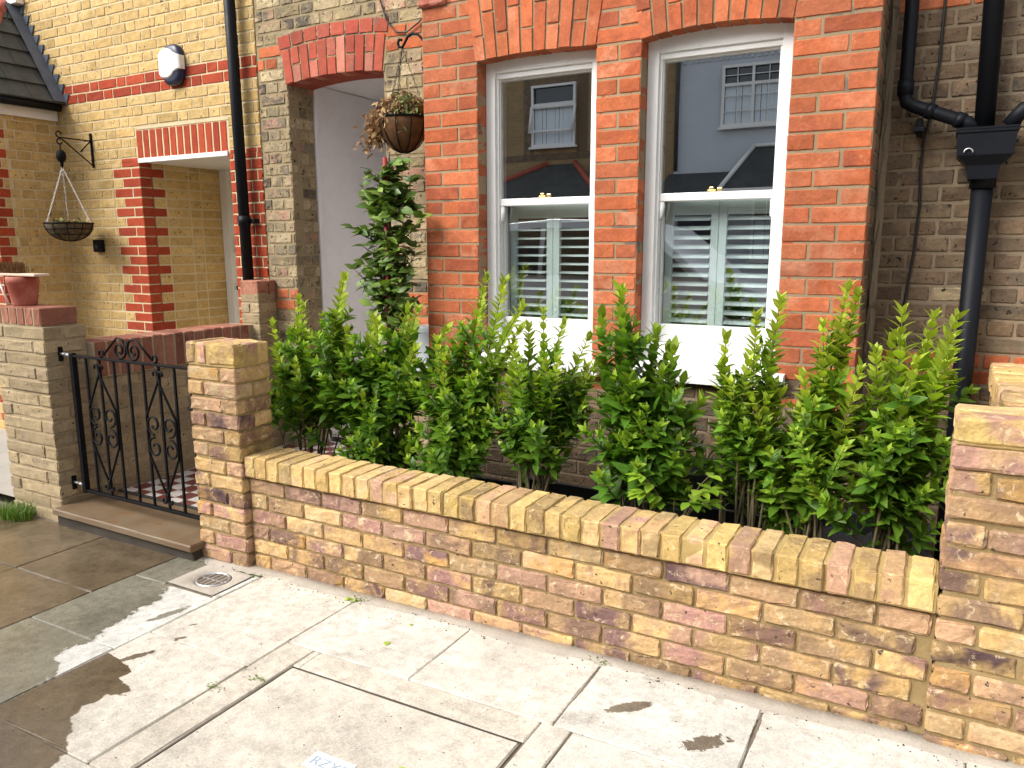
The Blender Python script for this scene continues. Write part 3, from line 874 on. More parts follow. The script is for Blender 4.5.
# camber arches over the two windows
for a0, a1, rise in ((.602, 1.270, .012), (1.492, 2.163, .026)):
    ar = MB()
    xm = .5*(a0+a1); half = .5*(a1-a0)+.005
    zs, H = 2.455, .345
    Rr = (half**2+rise**2)/(2*rise); cz = zs+rise-Rr
    nb = 10
    for i in range(nb):
        # splayed bricks: lower edge on the camber, upper edge fanned out
        u0 = -half+2*half*i/nb; u1 = -half+2*half*(i+1)/nb-.011
        def zc(u): return cz+math.sqrt(max(Rr*Rr-u*u, 0))
        fan = 1.16
        segs = ((0, H*.64), (H*.64+.009, H)) if i % 2 else ((0, H*.32), (H*.32+.009, H))
        for h0, h1 in segs:
            P = []
            for u, h in ((u0, h0), (u1, h0), (u1, h1), (u0, h1)):
                uu = u*(1+(fan-1)*h/H)
                P.append((xm+uu, zc(u)+h))
            c = np.mean(np.array(P), 0)
            y0 = BY-.004+rng.normal(0, .001)
            v = np.array([(x+(c[0]-x)*.03, y0, z+(c[1]-z)*.03) for x, z in P]+[(x, y0+.005, z) for x, z in P]+[(x, y0+.10, z) for x, z in P])
            v = v+rng.normal(0, .0008, v.shape)
            fs = [(0, 1, 2, 3)]+[q for i2 in range(4) for q in ((i2, i2+4, (i2+1) % 4+4, (i2+1) % 4), (i2+4, i2+8, (i2+1) % 4+8, (i2+1) % 4+4))]
            ar.add(v, fs, rng.random(3), 0)
    pp = []
    for i in range(13):
        u = -half-.004+(2*half+.008)*i/12
        pp.append((xm+u, cz+math.sqrt(Rr*Rr-min(u*u, half*half))+.003))
    pp += [(xm+half*1.17, zs+H+.02), (xm-half*1.17, zs+H+.02)]
    prism_xz(ar, pp, BY+.003, BY+.09, (.5, .5, .5), 1)
    ar.build('arch', [M['red'], M['mortar_red']], house, False)
# dark stock brick base of the bay below the sills
mb = MB()
wall(mb, 'x', BY-.012, -1, .25, 2.509, .0, .80, 'stretcher', off=.06, mids=(1, 1), gauge=.0765, zoff=.035)
wall(mb, 'x', BY+.004, -1, .66, 2.28, .80, .928, 'stretcher', off=.03, mids=(1, 1), gauge=.0765, zoff=.035, thick=.08)
mb.build('plinth', [M['brown'], M['mortar_brown']], house)
# small moulded corbel at the bay corner
mb = MB()
rbox(mb, .235, .42, BY-.045, BY+.05, 2.805, 2.86, .012, (2, 1, 1), .0008, .001, rng.random(3))
rbox(mb, .25, .42, BY-.025, BY+.05, 2.755, 2.803, .012, (2, 1, 1), .0008, .001, rng.random(3))
mb.build('corbel', [M['arch_red']], house)

# main front beside the bay: brown stock on the right, weathered stock on the left
mb = MB()
wall(mb, 'x', FY, -1, 2.50, 5.2, 0, 4.2, 'flemish', off=.09, gauge=.0735, zoff=.02, mids=(2, 1), jit=.0012, chip=.0018, r=.006, rec=.0048,
     pick=lambda u, z, k: 2 if .90 < z < 1.06 and R_.random() < .9 else (2 if z > 2.5 and u < 2.9 else (3 if R_.random() < .04 else 0)))
rbox(mb, 2.497, 2.532, FY-.035, FY+.0, 0, 4.2, .012, (1, 1, 60), .0025, .002, (.5, .5, .5), 1)
mb.build('right_wall', [M['brown'], M['mortar_brown'], M['red'], M['old']], house)
mb = MB()
PX0, PX1, PZS, PRISE = -1.118, -.316, 2.575, .028
wall(mb, 'x', FY, -1, -1.385, .262, 0, 4.2, 'flemish', [(PX0, PX1, 0, PZS+PRISE+.06)], off=.02, zoff=.01, gauge=.0765, mids=(2, 1), jit=.0012, chip=.0018, r=.006, rec=.0048,
     pick=lambda u, z, k: 2 if (k in (35, 36) and (u < PX0 or u > PX1)) or (1.10 < z < 1.24 and u < PX0) or (.8 < z < 1.2 and u > PX1) else 0)
mb.build('porch_wall', [M['old'], M['mortar_old'], M['red']], house)
# porch reveal, left side
mb = MB()
wall(mb, 'y', PX0, 1, FY+.014, FY+.235, 0, 2.62, 'flemish', off=.0, zoff=.01, gauge=.0765, mids=(1, 1), jit=.0012, chip=.002)
wall(mb, 'y', PX1, -1, FY+.014, FY+.235, 0, 2.62, 'flemish', off=.0, zoff=.01, gauge=.0765, mids=(0, 0), jit=.0012, chip=.002)
mb.build('porch_reveal', [M['old'], M['mortar_old']], house)
# porch arch: a ring of bricks on end with a header course above
ar = MB()
half = .5*(PX1-PX0)+.004; xm = .5*(PX0+PX1)
Rr = (half**2+PRISE**2)/(2*PRISE); cz = PZS+PRISE-Rr
A0 = math.asin(half/Rr)
nb = 11
for i in range(nb):
    a = -A0+2*A0*i/nb; b = -A0+2*A0*(i+1)/nb-.010/Rr
    if i % 2: L = [(0, .102), (.112, .215)]
    else: L = [(0, .215)]
    for h0, h1 in L:
        voussoir(ar, 0, 0, xm*1.0, cz, Rr+h0, Rr+h1, a, b, FY-.006+rng.normal(0, .001), FY+.10, 0, rng.random(3))
nb = 8
A1 = A0*1.0
for i in range(nb):
    a = -A1*1.04+2*A1*1.04*i/nb; b = -A1*1.04+2*A1*1.04*(i+1)/nb-.010/Rr
    voussoir(ar, 0, 0, xm, cz, Rr+.226, Rr+.305, a, b, FY-.006+rng.normal(0, .001), FY+.10, 0, rng.random(3))
pp = [(xm+(Rr+.003)*math.sin(-A0+2*A0*i/14), cz+(Rr+.003)*math.cos(-A0+2*A0*i/14)) for i in range(15)]
pp += [(xm+(Rr+.312)*math.sin(A0*1.05-2*A0*1.05*i/14), cz+(Rr+.312)*math.cos(A0*1.05-2*A0*1.05*i/14)) for i in range(15)]
prism_xz(ar, pp, FY+.001, FY+.12, (.5, .5, .5), 1)
# soffit of the arch
vs = []; n_ = 15
for y in (FY+.0, FY+.235):
    for i in range(n_):
        a = -A0+2*A0*i/(n_-1); vs.append((xm+(Rr+.002)*math.sin(a), y, cz+(Rr+.002)*math.cos(a)))
for y in (FY+.0, FY+.235):
    for i in range(n_):
        a = -A0+2*A0*i/(n_-1); vs.append((xm+(Rr+.06)*math.sin(a), y, cz+(Rr+.06)*math.cos(a)))
fs = [(i, i+1, i+1+n_, i+n_) for i in range(n_-1)]+[(i+2*n_, i+3*n_, i+1+3*n_, i+1+2*n_) for i in range(n_-1)]+[(i+n_, i+1+n_, i+1+3*n_, i+3*n_) for i in range(n_-1)]
ar.add(vs, fs, (.3, .2, .1), 0)
ar.build('arch', [M['arch_red'], M['mortar_old']], house, False)
# porch interior: white painted walls, ceiling, door
mb = MB()
rbox(mb, PX0-.10, PX0-.012, FY+.242, 3.25, 0, 2.62, .004)                     # left painted wall
rbox(mb, PX0-.03, PX0+.010, FY+.240, FY+.275, 0, 2.60, .006)                    # corner bead
rbox(mb, PX1+.012, PX1+.10, FY+.242, 3.25, 0, 2.62, .004)
rbox(mb, PX0-.10, PX1+.10, FY+.12, 3.35, 2.625, 2.72, .004)
rbox(mb, PX0-.10, PX1+.10, 3.26, 3.35, 0, 2.62, .004)
mb.build('porch_lining', M['render_white'], house)
dr = MB()
rbox(dr, PX0+.12, PX1-.12, 3.20, 3.255, .12, 2.1, .005)
for zz in (.3, 1.15):
    for xx in (PX0+.19, PX0+.42):
        rbox(dr, xx, xx+.17, 3.19, 3.21, zz, zz+.7, .01)
d_ = dr.build('door', M['white'], house)
hb = MB()
tube(hb, [(PX1-.2, 3.16, 1.1), (PX1-.2, 3.20, 1.1)], .022, 12)
hb.build('handle', M['brass'], d_)
mb = MB()
rbox(mb, PX0+.0, PX0+.11, 3.17, 3.25, 0, 2.2, .006); rbox(mb, PX1-.11, PX1, 3.17, 3.25, 0, 2.2, .006); rbox(mb, PX0+.112, PX1-.112, 3.17, 3.25, 2.11, 2.2, .006)
mb.build('door_frame', M['white'], house)
# dim room behind the windows
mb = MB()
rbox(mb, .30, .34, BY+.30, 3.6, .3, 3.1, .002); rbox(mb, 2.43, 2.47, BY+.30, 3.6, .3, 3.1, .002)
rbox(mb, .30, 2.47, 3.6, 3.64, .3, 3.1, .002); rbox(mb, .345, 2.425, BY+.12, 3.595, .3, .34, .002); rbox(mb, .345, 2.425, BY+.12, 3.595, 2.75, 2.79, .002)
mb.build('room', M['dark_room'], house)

# ---- sash windows
def sash_window(x0, x1, seed):
    wn = bpy.data.objects.new('window', None); COL.objects.link(wn); wn.parent = house
    wn.location = Vector((.5*(x0+x1), BY+.1, .95))-house.location
    FYY = BY+.085        # face of the box frame
    fr = MB()
    zb, zt = .952, 2.50
    sw_ = .058
    # box frame sides, head (cambered top cut to the arch) and bead lines
    rbox(fr, x0+.002, x0+sw_, FYY, FYY+.12, zb, 2.47, .004)
    rbox(fr, x1-sw_, x1-.002, FYY, FYY+.12, zb, 2.47, .004)
    rbox(fr, x0+.002, x1-.002, FYY+.001, FYY+.119, 2.405, 2.515, .004)
    rbox(fr, x0+.012, x0+sw_+.012, FYY+.018, FYY+.10, zb, 2.405, .003)
    rbox(fr, x1-sw_-.012, x1-.012, FYY+.018, FYY+.10, zb, 2.405, .003)
    rbox(fr, x0+sw_, x1-sw_, FYY+.014, FYY+.10, 2.378, 2.407, .003)
    fr.build('frame', M['white_frame'], wn)
    # upper sash (outer), lower sash (set back)
    gl0, gl1 = x0+.075, x1-.054
    up = MB()
    YU, YL = FYY+.030, FYY+.064
    xa, xb = x0+.062, x1-.050
    rbox(up, xa, gl0, YU, YU+.034, 1.730, 2.395, .003); rbox(up, gl1, xb, YU, YU+.034, 1.730, 2.395, .003)
    rbox(up, gl0, gl1, YU+.0005, YU+.0335, 2.368, 2.395, .003); rbox(up, gl0, gl1, YU-.003, YU+.034, 1.730, 1.768, .004)
    for xx, s in ((xa+.002, 1), (xb-.030, 1)):     # sash horns
        prism_xz(up, [(xx, 1.731), (xx, 1.655), (xx+.010, 1.640), (xx+.018, 1.655), (xx+.028, 1.700), (xx+.028, 1.731)], YU+.002, YU+.032)
    us = up.build('upper_sash', M['white_frame'], wn)
    lo = MB()
    lx0, lx1 = x0+.080, x1-.060
    rbox(lo, xa+.01, lx0, YL, YL+.034, .99, 1.765, .003); rbox(lo, lx1, xb-.006, YL, YL+.034, .99, 1.765, .003)
    rbox(lo, lx0, lx1, YL+.0005, YL+.0335, 1.735, 1.765, .003); rbox(lo, lx0, lx1, YL-.002, YL+.034, 1.045, 1.134, .004)
    ls = lo.build('lower_sash', M['white_frame'], wn)
    g = MB(); rbox(g, gl0-.004, gl1+.004, YU+.014, YU+.018, 1.76, 2.375, .0004); g.build('pane', M['glass'], wn, False)
    g = MB(); rbox(g, lx0-.004, lx1+.004, YL+.014, YL+.018, 1.125, 1.74, .0004); g.build('pane', M['glass_low'], wn, False)
    c = MB(); xm = .5*(x0+x1)
    rbox(c, xm-.035, xm+.005, YU+.006, YU+.03, 1.768, 1.778, .002); rbox(c, xm-.028, xm-.006, YU+.008, YU+.026, 1.777, 1.792, .004, (1, 1, 1))
    rbox(c, xm+.008, xm+.034, YU+.010, YU+.026, 1.772, 1.788, .004)
    c.build('catch', M['brass'], wn)
    # bottom board and projecting sill
    b = MB()
    rbox(b, x0+.004, x1-.004, FYY+.012, FYY+.12, .952, 1.044, .004)
    rbox(b, x0+.003, x1-.003, FYY+.004, FYY+.118, .945, 1.000, .004)
    b.build('bottom_board', M['white'], wn)
    s_ = MB()
    e0, e1 = x0-.05, x1+.05
    P = [(BY-.055, .880), (BY-.055, .940), (BY-.050, .946), (FYY+.03, .962), (FYY+.03, .880)]
    vs = [(e0, y, z) for y, z in P]+[(e1, y, z) for y, z in P]
    n = len(P)
    s_.add(vs, [tuple(range(n-1, -1, -1)), tuple(range(n, 2*n))]+[(i, i+n, (i+1) % n+n, (i+1) % n) for i in range(n)])
    s_.build('sill', M['white'], wn, False)
    # plantation shutters behind the lower sash: two panels with louvres
    YS = YL+.075
    tilt = math.radians(10 if seed == 0 else 22)
    for p, (a, b_) in enumerate(((x0+.070, xm-.001), (xm+.001, x1-.055))):
        sp = bpy.data.objects.new('shutter', None); COL.objects.link(sp); sp.parent = wn
        sp.location = Vector((.5*(a+b_), YS, 1.1))-wn.location-house.location
        q = MB()
        st = .038
        rbox(q, a, a+st, YS, YS+.028, 1.06, 1.735, .003); rbox(q, b_-st, b_, YS, YS+.028, 1.06, 1.735, .003)
        rbox(q, a+st, b_-st, YS+.0005, YS+.0275, 1.668, 1.735, .003); rbox(q, a+st, b_-st, YS+.0005, YS+.0275, 1.06, 1.128, .003)
        # louvres
        z = 1.150
        while z < 1.665:
            ca, sa = math.cos(tilt), math.sin(tilt)
            hw, ht = .029, .0042
            prof = []
            for t in range(10):
                an = 2*math.pi*t/10
                dy, dz = hw*math.cos(an), ht*math.sin(an)
                prof.append((YS+.014+dy*ca-dz*sa, z+dy*sa+dz*ca))
            m = len(prof)
            vs = [(a+st+.001, y, zz) for y, zz in prof]+[(b_-st-.001, y, zz) for y, zz in prof]
            q.add(vs, [tuple(range(m)), tuple(range(2*m-1, m-1, -1))]+[(i, (i+1) % m, (i+1) % m+m, i+m) for i in range(m)])
            z += .0455
        o = q.build('shutter', M['shutter'], None)
        bpy.data.objects.remove(sp, do_unlink=True)
        o.parent = wn; o.location = -wn.location-house.location
    return wn
sash_window(.602, 1.270, 0)
sash_window(1.492, 2.163, 1)

# ================================================================== NEIGHBOUR: yellow brick house
nb_ = thing('yellow_brick_house', 'yellow brick neighbouring house with red brick bands and a recessed white door', 'house', (-2.6, 2.5, 0))
DX0, DX1, DZ = -2.705, -1.712, 2.165
def npick(u, z, k):
    # red band courses, and toothed red quoins round the door opening
    if k in (35, 36): return 2
    if z < DZ+.06:
        d = DX0-u
        if 0 < d < (.345 if k % 2 else .235): return 2
        d = u-DX1
        if 0 < d < .36: return 2
    return 0
mb = MB()
G2 = .0752
# rows: band at z 2.66..2.79
zoffn = 2.655-35*G2
# left of the door, right of the door, above
wall(mb, 'x', FY, -1, -3.70, DX0, 0, DZ, 'flemish', off=.12, gauge=G2, zoff=zoffn, pick=lambda u, z, k: 0, openings=[(DX0-(.3375), DX0+.1, 0, DZ)], mids=(1, 1), jit=.0008, chip=.0008)
k = 0
while zoffn+k*G2 < DZ-.03:
    za = zoffn+k*G2; zb = za+G2-.010
    if zb > .02:
        w = .225 if k % 2 else .1125
        if k % 2:
            rbox(mb, DX0-.3275, DX0-.1125, FY, FY+.06, za, zb, .005, (1, 0, 1), .0007, .0008, rng.random(3), 2)
            rbox(mb, DX0-.1025, DX0, FY, FY+.215, za, zb, .005, (0, 1, 1), .0007, .0008, rng.random(3), 2)
        else:
            rbox(mb, DX0-.3275, DX0-.225, FY, FY+.06, za, zb, .005, (0, 0, 1), .0007, .0008, rng.random(3), 0)
            rbox(mb, DX0-.215, DX0, FY, FY+.1025, za, zb, .005, (1, 0, 1), .0007, .0008, rng.random(3), 2)
    k += 1
wall(mb, 'x', FY, -1, DX1, -1.397, 0, DZ, 'flemish', off=.05, gauge=G2, zoff=zoffn, pick=lambda u, z, k: 2, mids=(1, 1), jit=.0008, chip=.0008)
wall(mb, 'x', FY, -1, -5.6, -1.397, DZ, 4.2, 'flemish', off=.12, gauge=G2, zoff=zoffn, pick=npick, openings=[(DX0-.012, DX1+.012, DZ, DZ+.235)], mids=(1, 1), jit=.0008, chip=.0008)
wall(mb, 'x', FY+.02, -1, -5.6, -3.70, 0, DZ, 'flemish', off=.12, gauge=G2, zoff=zoffn, mids=(0, 0))
# soldier-course lintel
nS = 13
for i in range(nS):
    a = DX0-.006+i*(DX1-DX0+.012)/nS
    rbox(mb, a, a+(DX1-DX0+.012)/nS-.014, FY-.001, FY+.06, DZ+.018, DZ+.228, .004, (0, 0, 2), .0007, .0008, rng.random(3), 2)
rbox(mb, DX0-.012, DX1+.012, FY+.0025, FY+.10, DZ, DZ+.230, .001, tone=(.5, .5, .5), mi=1)
rbox(mb, DX0-.34, DX0-.008, FY+.0035, FY+.10, 0, DZ, .001, tone=(.5, .5, .5), mi=1)
# deep side of the porch recess (faces right)
def rpick(u, z, k):
    return 2 if u < FY+(.225 if k % 2 else .33) and u < FY+.33 else 0
k = 0
while zoffn+k*G2 < DZ-.01:
    za = zoffn+k*G2; zb = za+G2-.010
    if zb > .02:
        s0 = FY+.225 if k % 2 else FY+.1125
        if not k % 2:
            s0 = FY+.1125
        st = s0; stp = 0
        while st < 2.40:
            e = min(st+(.215 if (stp+k) % 2 else .1025), 2.42)
            if e-st > .02: rbox(mb, DX0, DX0-.06, st, e, za, zb, .005, (0, 1, 1), .0007, .0008, rng.random(3), 0)
            st = e+.010; stp += 1
    k += 1
rbox(mb, DX0-.0035, DX0-.10, FY+.11, 2.45, 0, DZ, .001, tone=(.5, .5, .5), mi=1)
rbox(mb, DX1+.01, DX1+.10, FY+.10, 2.45, 0, DZ, .001, tone=(.5, .5, .5), mi=1)
mb.build('wall', [M['yellow'], M['mortar_yellow'], M['red_trim']], nb_)
mb = MB()
rbox(mb, DX0+.002, DX1-.002, FY-.012, FY+.012, DZ-.012, DZ+.022, .003)
rbox(mb, DX0+.003, DX1-.003, FY+.014, 2.40, DZ-.006, DZ+.02, .003)
lathe(mb, [(.0, DZ-.018), (.035, DZ-.018), (.04, DZ-.008)], -2.05, 1.92, 16)
mb.build('lintel', M['lintel_white'], nb_)
mb = MB()
rbox(mb, DX0+.002, DX0+.095, 2.30, 2.43, .1, DZ-.008, .005); rbox(mb, DX1-.075, DX1-.002, 2.33, 2.43, .1, DZ-.008, .005); rbox(mb, DX0+.077, DX1-.077, 2.33, 2.43, DZ-.08, DZ-.008, .005)
mb.build('door_frame', M['white'], nb_)
mb = MB()
rbox(mb, DX0+.077, DX1-.077, 2.37, 2.42, .1, DZ-.082, .004)
for zz in (.3, 1.15):
    for xx in (DX0+.16, DX0+.52):
        rbox(mb, xx, xx+.27, 2.358, 2.38, zz, zz+.75, .01)
nd = mb.build('door', M['white'], nb_)
mb = MB()
tube(mb, [(DX0+.115+.028*math.sin(a), 2.335, 1.52+.05*math.cos(a)) for a in np.linspace(0, 2*math.pi, 17)], .006, 6)
mb.build('handle', M['zinc'], nd)
mb = MB(); tube(mb, [(DX0+.12, 2.36, 1.16), (DX0+.12, 2.325, 1.16)], .018, 10)
mb.build('lock', M['black_iron'], nd)
# projecting wing on the left: side wall, fascia, hipped slate roof
mb = MB()
def wpick(u, z, k): return 2 if u < (1.055 if k % 2 else 1.10) and k not in (0,) else 0
wall(mb, 'y', -3.70, 1, 1.125, FY+.05, 0, 2.535, 'flemish', off=.02, gauge=G2, zoff=zoffn, mids=(1, 1), jit=.0006, chip=.0008)
for k in range(1, 36):
    za = zoffn+k*G2; zb = za+G2-.010
    if za < 0 or zb > 2.535: continue
    if k % 2: rbox(mb, -3.76, -3.70, .985, 1.1155, za, zb, .004, (0, 1, 1), .0006, .0008, rng.random(3), 2)
    else:
        rbox(mb, -3.76, -3.70, .985, 1.066, za, zb, .004, (0, 1, 1), .0006, .0008, rng.random(3), 2); rbox(mb, -3.76, -3.70, 1.076, 1.1155, za, zb, .004, (0, 0, 1), .0006, .0008, rng.random(3), 0)
rbox(mb, -3.78, -3.7042, .984, 1.125, 0, 2.535, .001, tone=(.5, .5, .5), mi=1)
wall(mb, 'x', .98, -1, -5.5, -3.708, 0, 2.535, 'flemish', off=.02, gauge=G2, zoff=zoffn, pick=lambda u, z, k: 2 if u > -3.93 else 0, mids=(0, 0))
mb.build('wing_wall', [M['yellow'], M['mortar_yellow'], M['red_trim']], nb_)
mb = MB()
rbox(mb, -3.69, -3.668, .93, FY-.012, 2.53, 2.62, .004); rbox(mb, -5.5, -3.668, .905, .928, 2.53, 2.62, .004)
mb.build('fascia', M['lintel_white'], nb_)
mb = MB()
tube(mb, [(-3.60, .86, 2.632), (-3.60, FY-.03, 2.632)], .034, 10); tube(mb, [(-5.5, .86, 2.632), (-3.60, .86, 2.632)], .034, 10)
mb.build('gutter', M['black_plastic'], nb_)
rf = MB()
EX, EZ, TX, TZ = -3.56, 2.655, -4.10, 3.47
rows = 6
for i in range(rows):
    t0, t1 = i/rows, (i+1)/rows
    xa, za = EX+(TX-EX)*t0, EZ+(TZ-EZ)*t0
    xb, zb = EX+(TX-EX)*t1, EZ+(TZ-EZ)*t1
    ya, yb = .82+(1.48-.82)*t0, .82+(1.48-.82)*t1
    # right-hand slope: overlapping slates
    yy = FY-.012
    k = 0
    w = .26
    yy0 = yy-(w*.5 if i % 2 else 0)
    edges = [yy]
    q = yy0
    while q > ya+.02:
        if q < yy: edges.append(q)
        q -= w
    edges.append(ya)
    for e0, e1 in zip(edges[:-1], edges[1:]):
        e0_, e1_ = e0-.002, e1+.002
        tx = .012+R_.uniform(-.002, .003)
        u0, u1 = max(e0_, ya), max(e1_, ya)
        w0, w1 = max(e0_, yb), max(e1_, yb)
        vs = [(xa+tx, u0, za+tx*.7), (xa+tx, u1, za+tx*.7), (xb, w1, zb), (xb, w0, zb),
              (xa+tx-.012, u0, za+tx*.7-.010), (xa+tx-.012, u1, za+tx*.7-.010), (xb-.012, w1, zb-.01), (xb-.012, w0, zb-.01)]
        rf.add(vs, [(0, 1, 2, 3), (7, 6, 5, 4), (0, 4, 5, 1), (1, 5, 6, 2), (2, 6, 7, 3), (3, 7, 4, 0)])
    # front slope
    vs = [(-5.6, ya, za), (xa, ya, za), (xb, yb, zb), (-5.6, yb, zb)]
    rf.add(vs, [(0, 1, 2, 3)])
rfo = rf.build('roof', M['slate'], nb_, False)
# red hip tiles
hp = MB()
hipn = 7
for i in range(hipn):
    t0, t1 = i/hipn, (i+1.12)/hipn
    a = Vector((EX+(TX-EX)*t0, .82+(1.48-.82)*t0, EZ+(TZ-EZ)*t0+.02)); b = Vector((EX+(TX-EX)*t1, .82+(1.48-.82)*t1, EZ+(TZ-EZ)*t1+.01))
    tube(hp, [a+Vector((-.06, 0, .0)), b+Vector((-.06, 0, .0))], [.062, .052], 10)
hp.build('hip_tile', M['terracotta_dusty'], rfo)
# stepped lead flashing where the roof meets the wall
fl = MB()
n = 10
for i in range(n):
    t0, t1 = i/n, (i+1)/n
    xa, za = EX+(TX-EX)*t0, EZ+(TZ-EZ)*t0
    xb, zb = EX+(TX-EX)*t1, EZ+(TZ-EZ)*t1
    prism_xz(fl, [(xa+.012, za-.012), (xa+.062, za+.078), (xb+.062-.005, za+.080), (xb+.012, zb-.012)], FY-.010-.0003*(i % 2), FY-.002)
    # apron lying on the slates
    fl.add([(xa+.022, FY-.012, za+.016), (xa+.022, FY-.11, za+.016), (xb+.022, FY-.11, zb+.016), (xb+.022, FY-.012, zb+.016)], [(0, 1, 2, 3)])
fl.build('flashing', M['lead'], rfo, False)
# upper window sill just entering the frame
mb = MB(); rbox(mb, -5.2, -3.985, FY-.07, FY-.003, 3.475, 3.53, .006)
mb.build('window_sill', M['lintel_white'], nb_)

# ================================================================== LEFT BOUNDARY WALL (buff brick, red coping)
bw = thing('boundary_wall', 'buff grey brick wall with dull red soldier coping and gate pier, left of the gate', 'garden wall', (-1.6, .6, 0))
mb = MB()
GX0, GX1, GY0, GY1 = -1.945, -1.452, -.032, .20
for k in range(-1, 15):
    za = -.03+k*.0748; zb = za+.065
    if za > 1.085: break
    A = dict(r=.006, jit=.0013, chip=.0018, shift=.0015, tone=None)
    if k % 2:
        rbox(mb, GX0, GX1-.1125, GY0, GY0+.1025, za, zb, mids=(2, 0, 1), **A); rbox(mb, GX1-.1025, GX1, GY0, GY0+.215, za, zb, mids=(0, 2, 1), **A)
        rbox(mb, GX0, GX0+.1025, GY0+.1125, GY1, za, zb, mids=(0, 0, 1), **A)
    else:
        rbox(mb, GX0, GX0+.1025, GY0, GY0+.215, za, zb, mids=(1, 1, 1), **A); rbox(mb, GX0+.1125, GX1, GY0, GY0+.1025, za, zb, mids=(2, 0, 1), **A)
        rbox(mb, GX1-.05, GX1, GY0+.1125, GY1+.012, za, zb, mids=(0, 1, 1), **A)
rbox(mb, GX0+.007, GX1-.007, GY0+.007, GY1+.01, -.1, 1.087, .001, tone=(.5, .5, .5), mi=1)
mb.build('gate_pier', [M['grey_stock'], M['mortar_grey']], bw)
mb = MB()
nC = 6
for i in range(nC):
    a = GX0+.012+i*(GX1-.022-GX0-.012)/nC
    rbox(mb, a, a+(GX1-.022-GX0-.012)/nC-.010, GY0+.012, GY0+.222, 1.092, 1.190, .006, (1, 2, 1), .001, .0012, rng.random(3))
rbox(mb, GX0+.016, GX1-.036, GY0+.016, GY0+.218, 1.088, 1.187, .003, tone=(.5, .5, .5), mi=1)
mb.build('pier_coping', [M['dull_red'], M['mortar_grey']], bw)
mb = MB()
wall(mb, 'y', -1.412, 1, GY1+.014, 1.40, -.05, .775, 'stretcher', off=.05, gauge=.0748, zoff=-.03, mids=(2, 1), thick=.19, jit=.0013, chip=.0018)
wall(mb, 'y', -1.61, -1, GY1+.014, 1.40, -.05, .775, 'stretcher', off=.05, gauge=.0748, zoff=-.03, mids=(0, 0), skipmortar=True)
mb.build('wall', [M['grey_stock'], M['mortar_grey']], bw)
mb = MB()
y = GY1+.018
while y < 1.34:
    rbox(mb, -1.620, -1.392+rng.normal(0, .0012), y, y+.0655, .782, .985+rng.normal(0, .0015), .006, (1, 1, 2), .001, .0012, rng.random(3))
    y += .0755
rbox(mb, -1.615, -1.3965, GY1+.012, 1.39, .776, .982, .003, tone=(.5, .5, .5), mi=1)
mb.build('coping', [M['dull_red'], M['mortar_grey']], bw)
mb = MB()
EA, EB, EC, ED = -1.50, -1.325, 1.38, 1.546
for k in range(16):
    za = .02+k*.0745; zb = za+.065
    if za > 1.17: break
    if k % 2:
        rbox(mb, EA, EB, EC, EC+.1025, za, zb, .005, (1, 0, 1), .001, .0012); rbox(mb, EA, EB, EC+.1125, ED, za, zb, .005, (1, 0, 1), .001, .0012)
    else:
        rbox(mb, EA, EA+.0875, EC, ED, za, zb, .005, (0, 1, 1), .001, .0012); rbox(mb, EA+.0975, EB, EC, ED, za, zb, .005, (0, 1, 1), .001, .0012)
rbox(mb, EA+.005, EB-.005, EC+.005, ED+.002, 0, 1.19, .001, tone=(.5, .5, .5), mi=1)
rbox(mb, EA, EB, EC, EC+.10, 1.187, 1.285, .005, (1, 1, 1), .001, .0012, (.9, .9, .9), 2); rbox(mb, EA, EB, EC+.108, ED, 1.187, 1.285, .005, (1, 1, 1), .001, .0012, None, 2)
mb.build('end_pier', [M['grey_stock'], M['mortar_grey'], M['dull_red']], bw)

# ================================================================== PATH, STEP
p_ = sheet('path', -1.425, -.335, .29, 1.80, .085, M['tile'])
sheet('porch_floor', PX0, PX1, 1.80, 3.26, .12, M['tile'])
stp = thing('doorstep', 'worn brown stone step slab lying under the iron gate', 'step', (-.88, .1, 0))
mb = MB(); rbox(mb, -1.448, -.300, -.092, .283, .045, .082, .006, (8, 3, 0), .0006, .0014, (.5, .5, .5)); mb.build('slab', M['step'], stp)
mb = MB(); rbox(mb, -1.44, -.315, -.070, .29, -.06, .043, .006, (6, 1, 1), .002, .001, (.5, .5, .5)); mb.build('bed', M['step_edge'], stp)
mb = MB(); rbox(mb, -1.43, -.335, .283, .305, .03, .0885, .003); mb.build('threshold_strip', M['dark_gap'], stp)

# ================================================================== IRON GATE
gt = thing('iron_gate', 'black wrought iron gate with scrolls and diamonds hung on the buff pier', 'gate', (-.86, .06, .15))
GYY = .060
zt, zb = .935, .158
xb_ = [-1.352, -1.238, -1.120, -.998, -.877, -.757, -.636, -.517, -.382]
mb = MB(); rbox(mb, -1.368, -1.338, GYY-.015, GYY+.015, zb-.012, zt+.01, .003); mb.build('hinge_stile', M['black_iron'], gt)
mb = MB(); rbox(mb, -.394, -.370, GYY-.012, GYY+.012, zb-.005, zt+.005, .003); mb.build('latch_stile', M['black_iron'], gt)
mb = MB(); rbox(mb, -1.337, -.395, GYY-.014, GYY+.014, zt-.010, zt+.002, .002); mb.build('top_rail', M['black_iron'], gt)
mb = MB(); rbox(mb, -1.337, -.395, GYY-.012, GYY+.012, zb-.006, zb+.010, .002); mb.build('bottom_rail', M['black_iron'], gt)
for xx in xb_[1:-1]:
    mb = MB(); rbox(mb, xx-.0068, xx+.0068, GYY-.0055, GYY+.0055, zb+.010, zt-.010, .0015); mb.build('bar', M['black_iron'], gt)
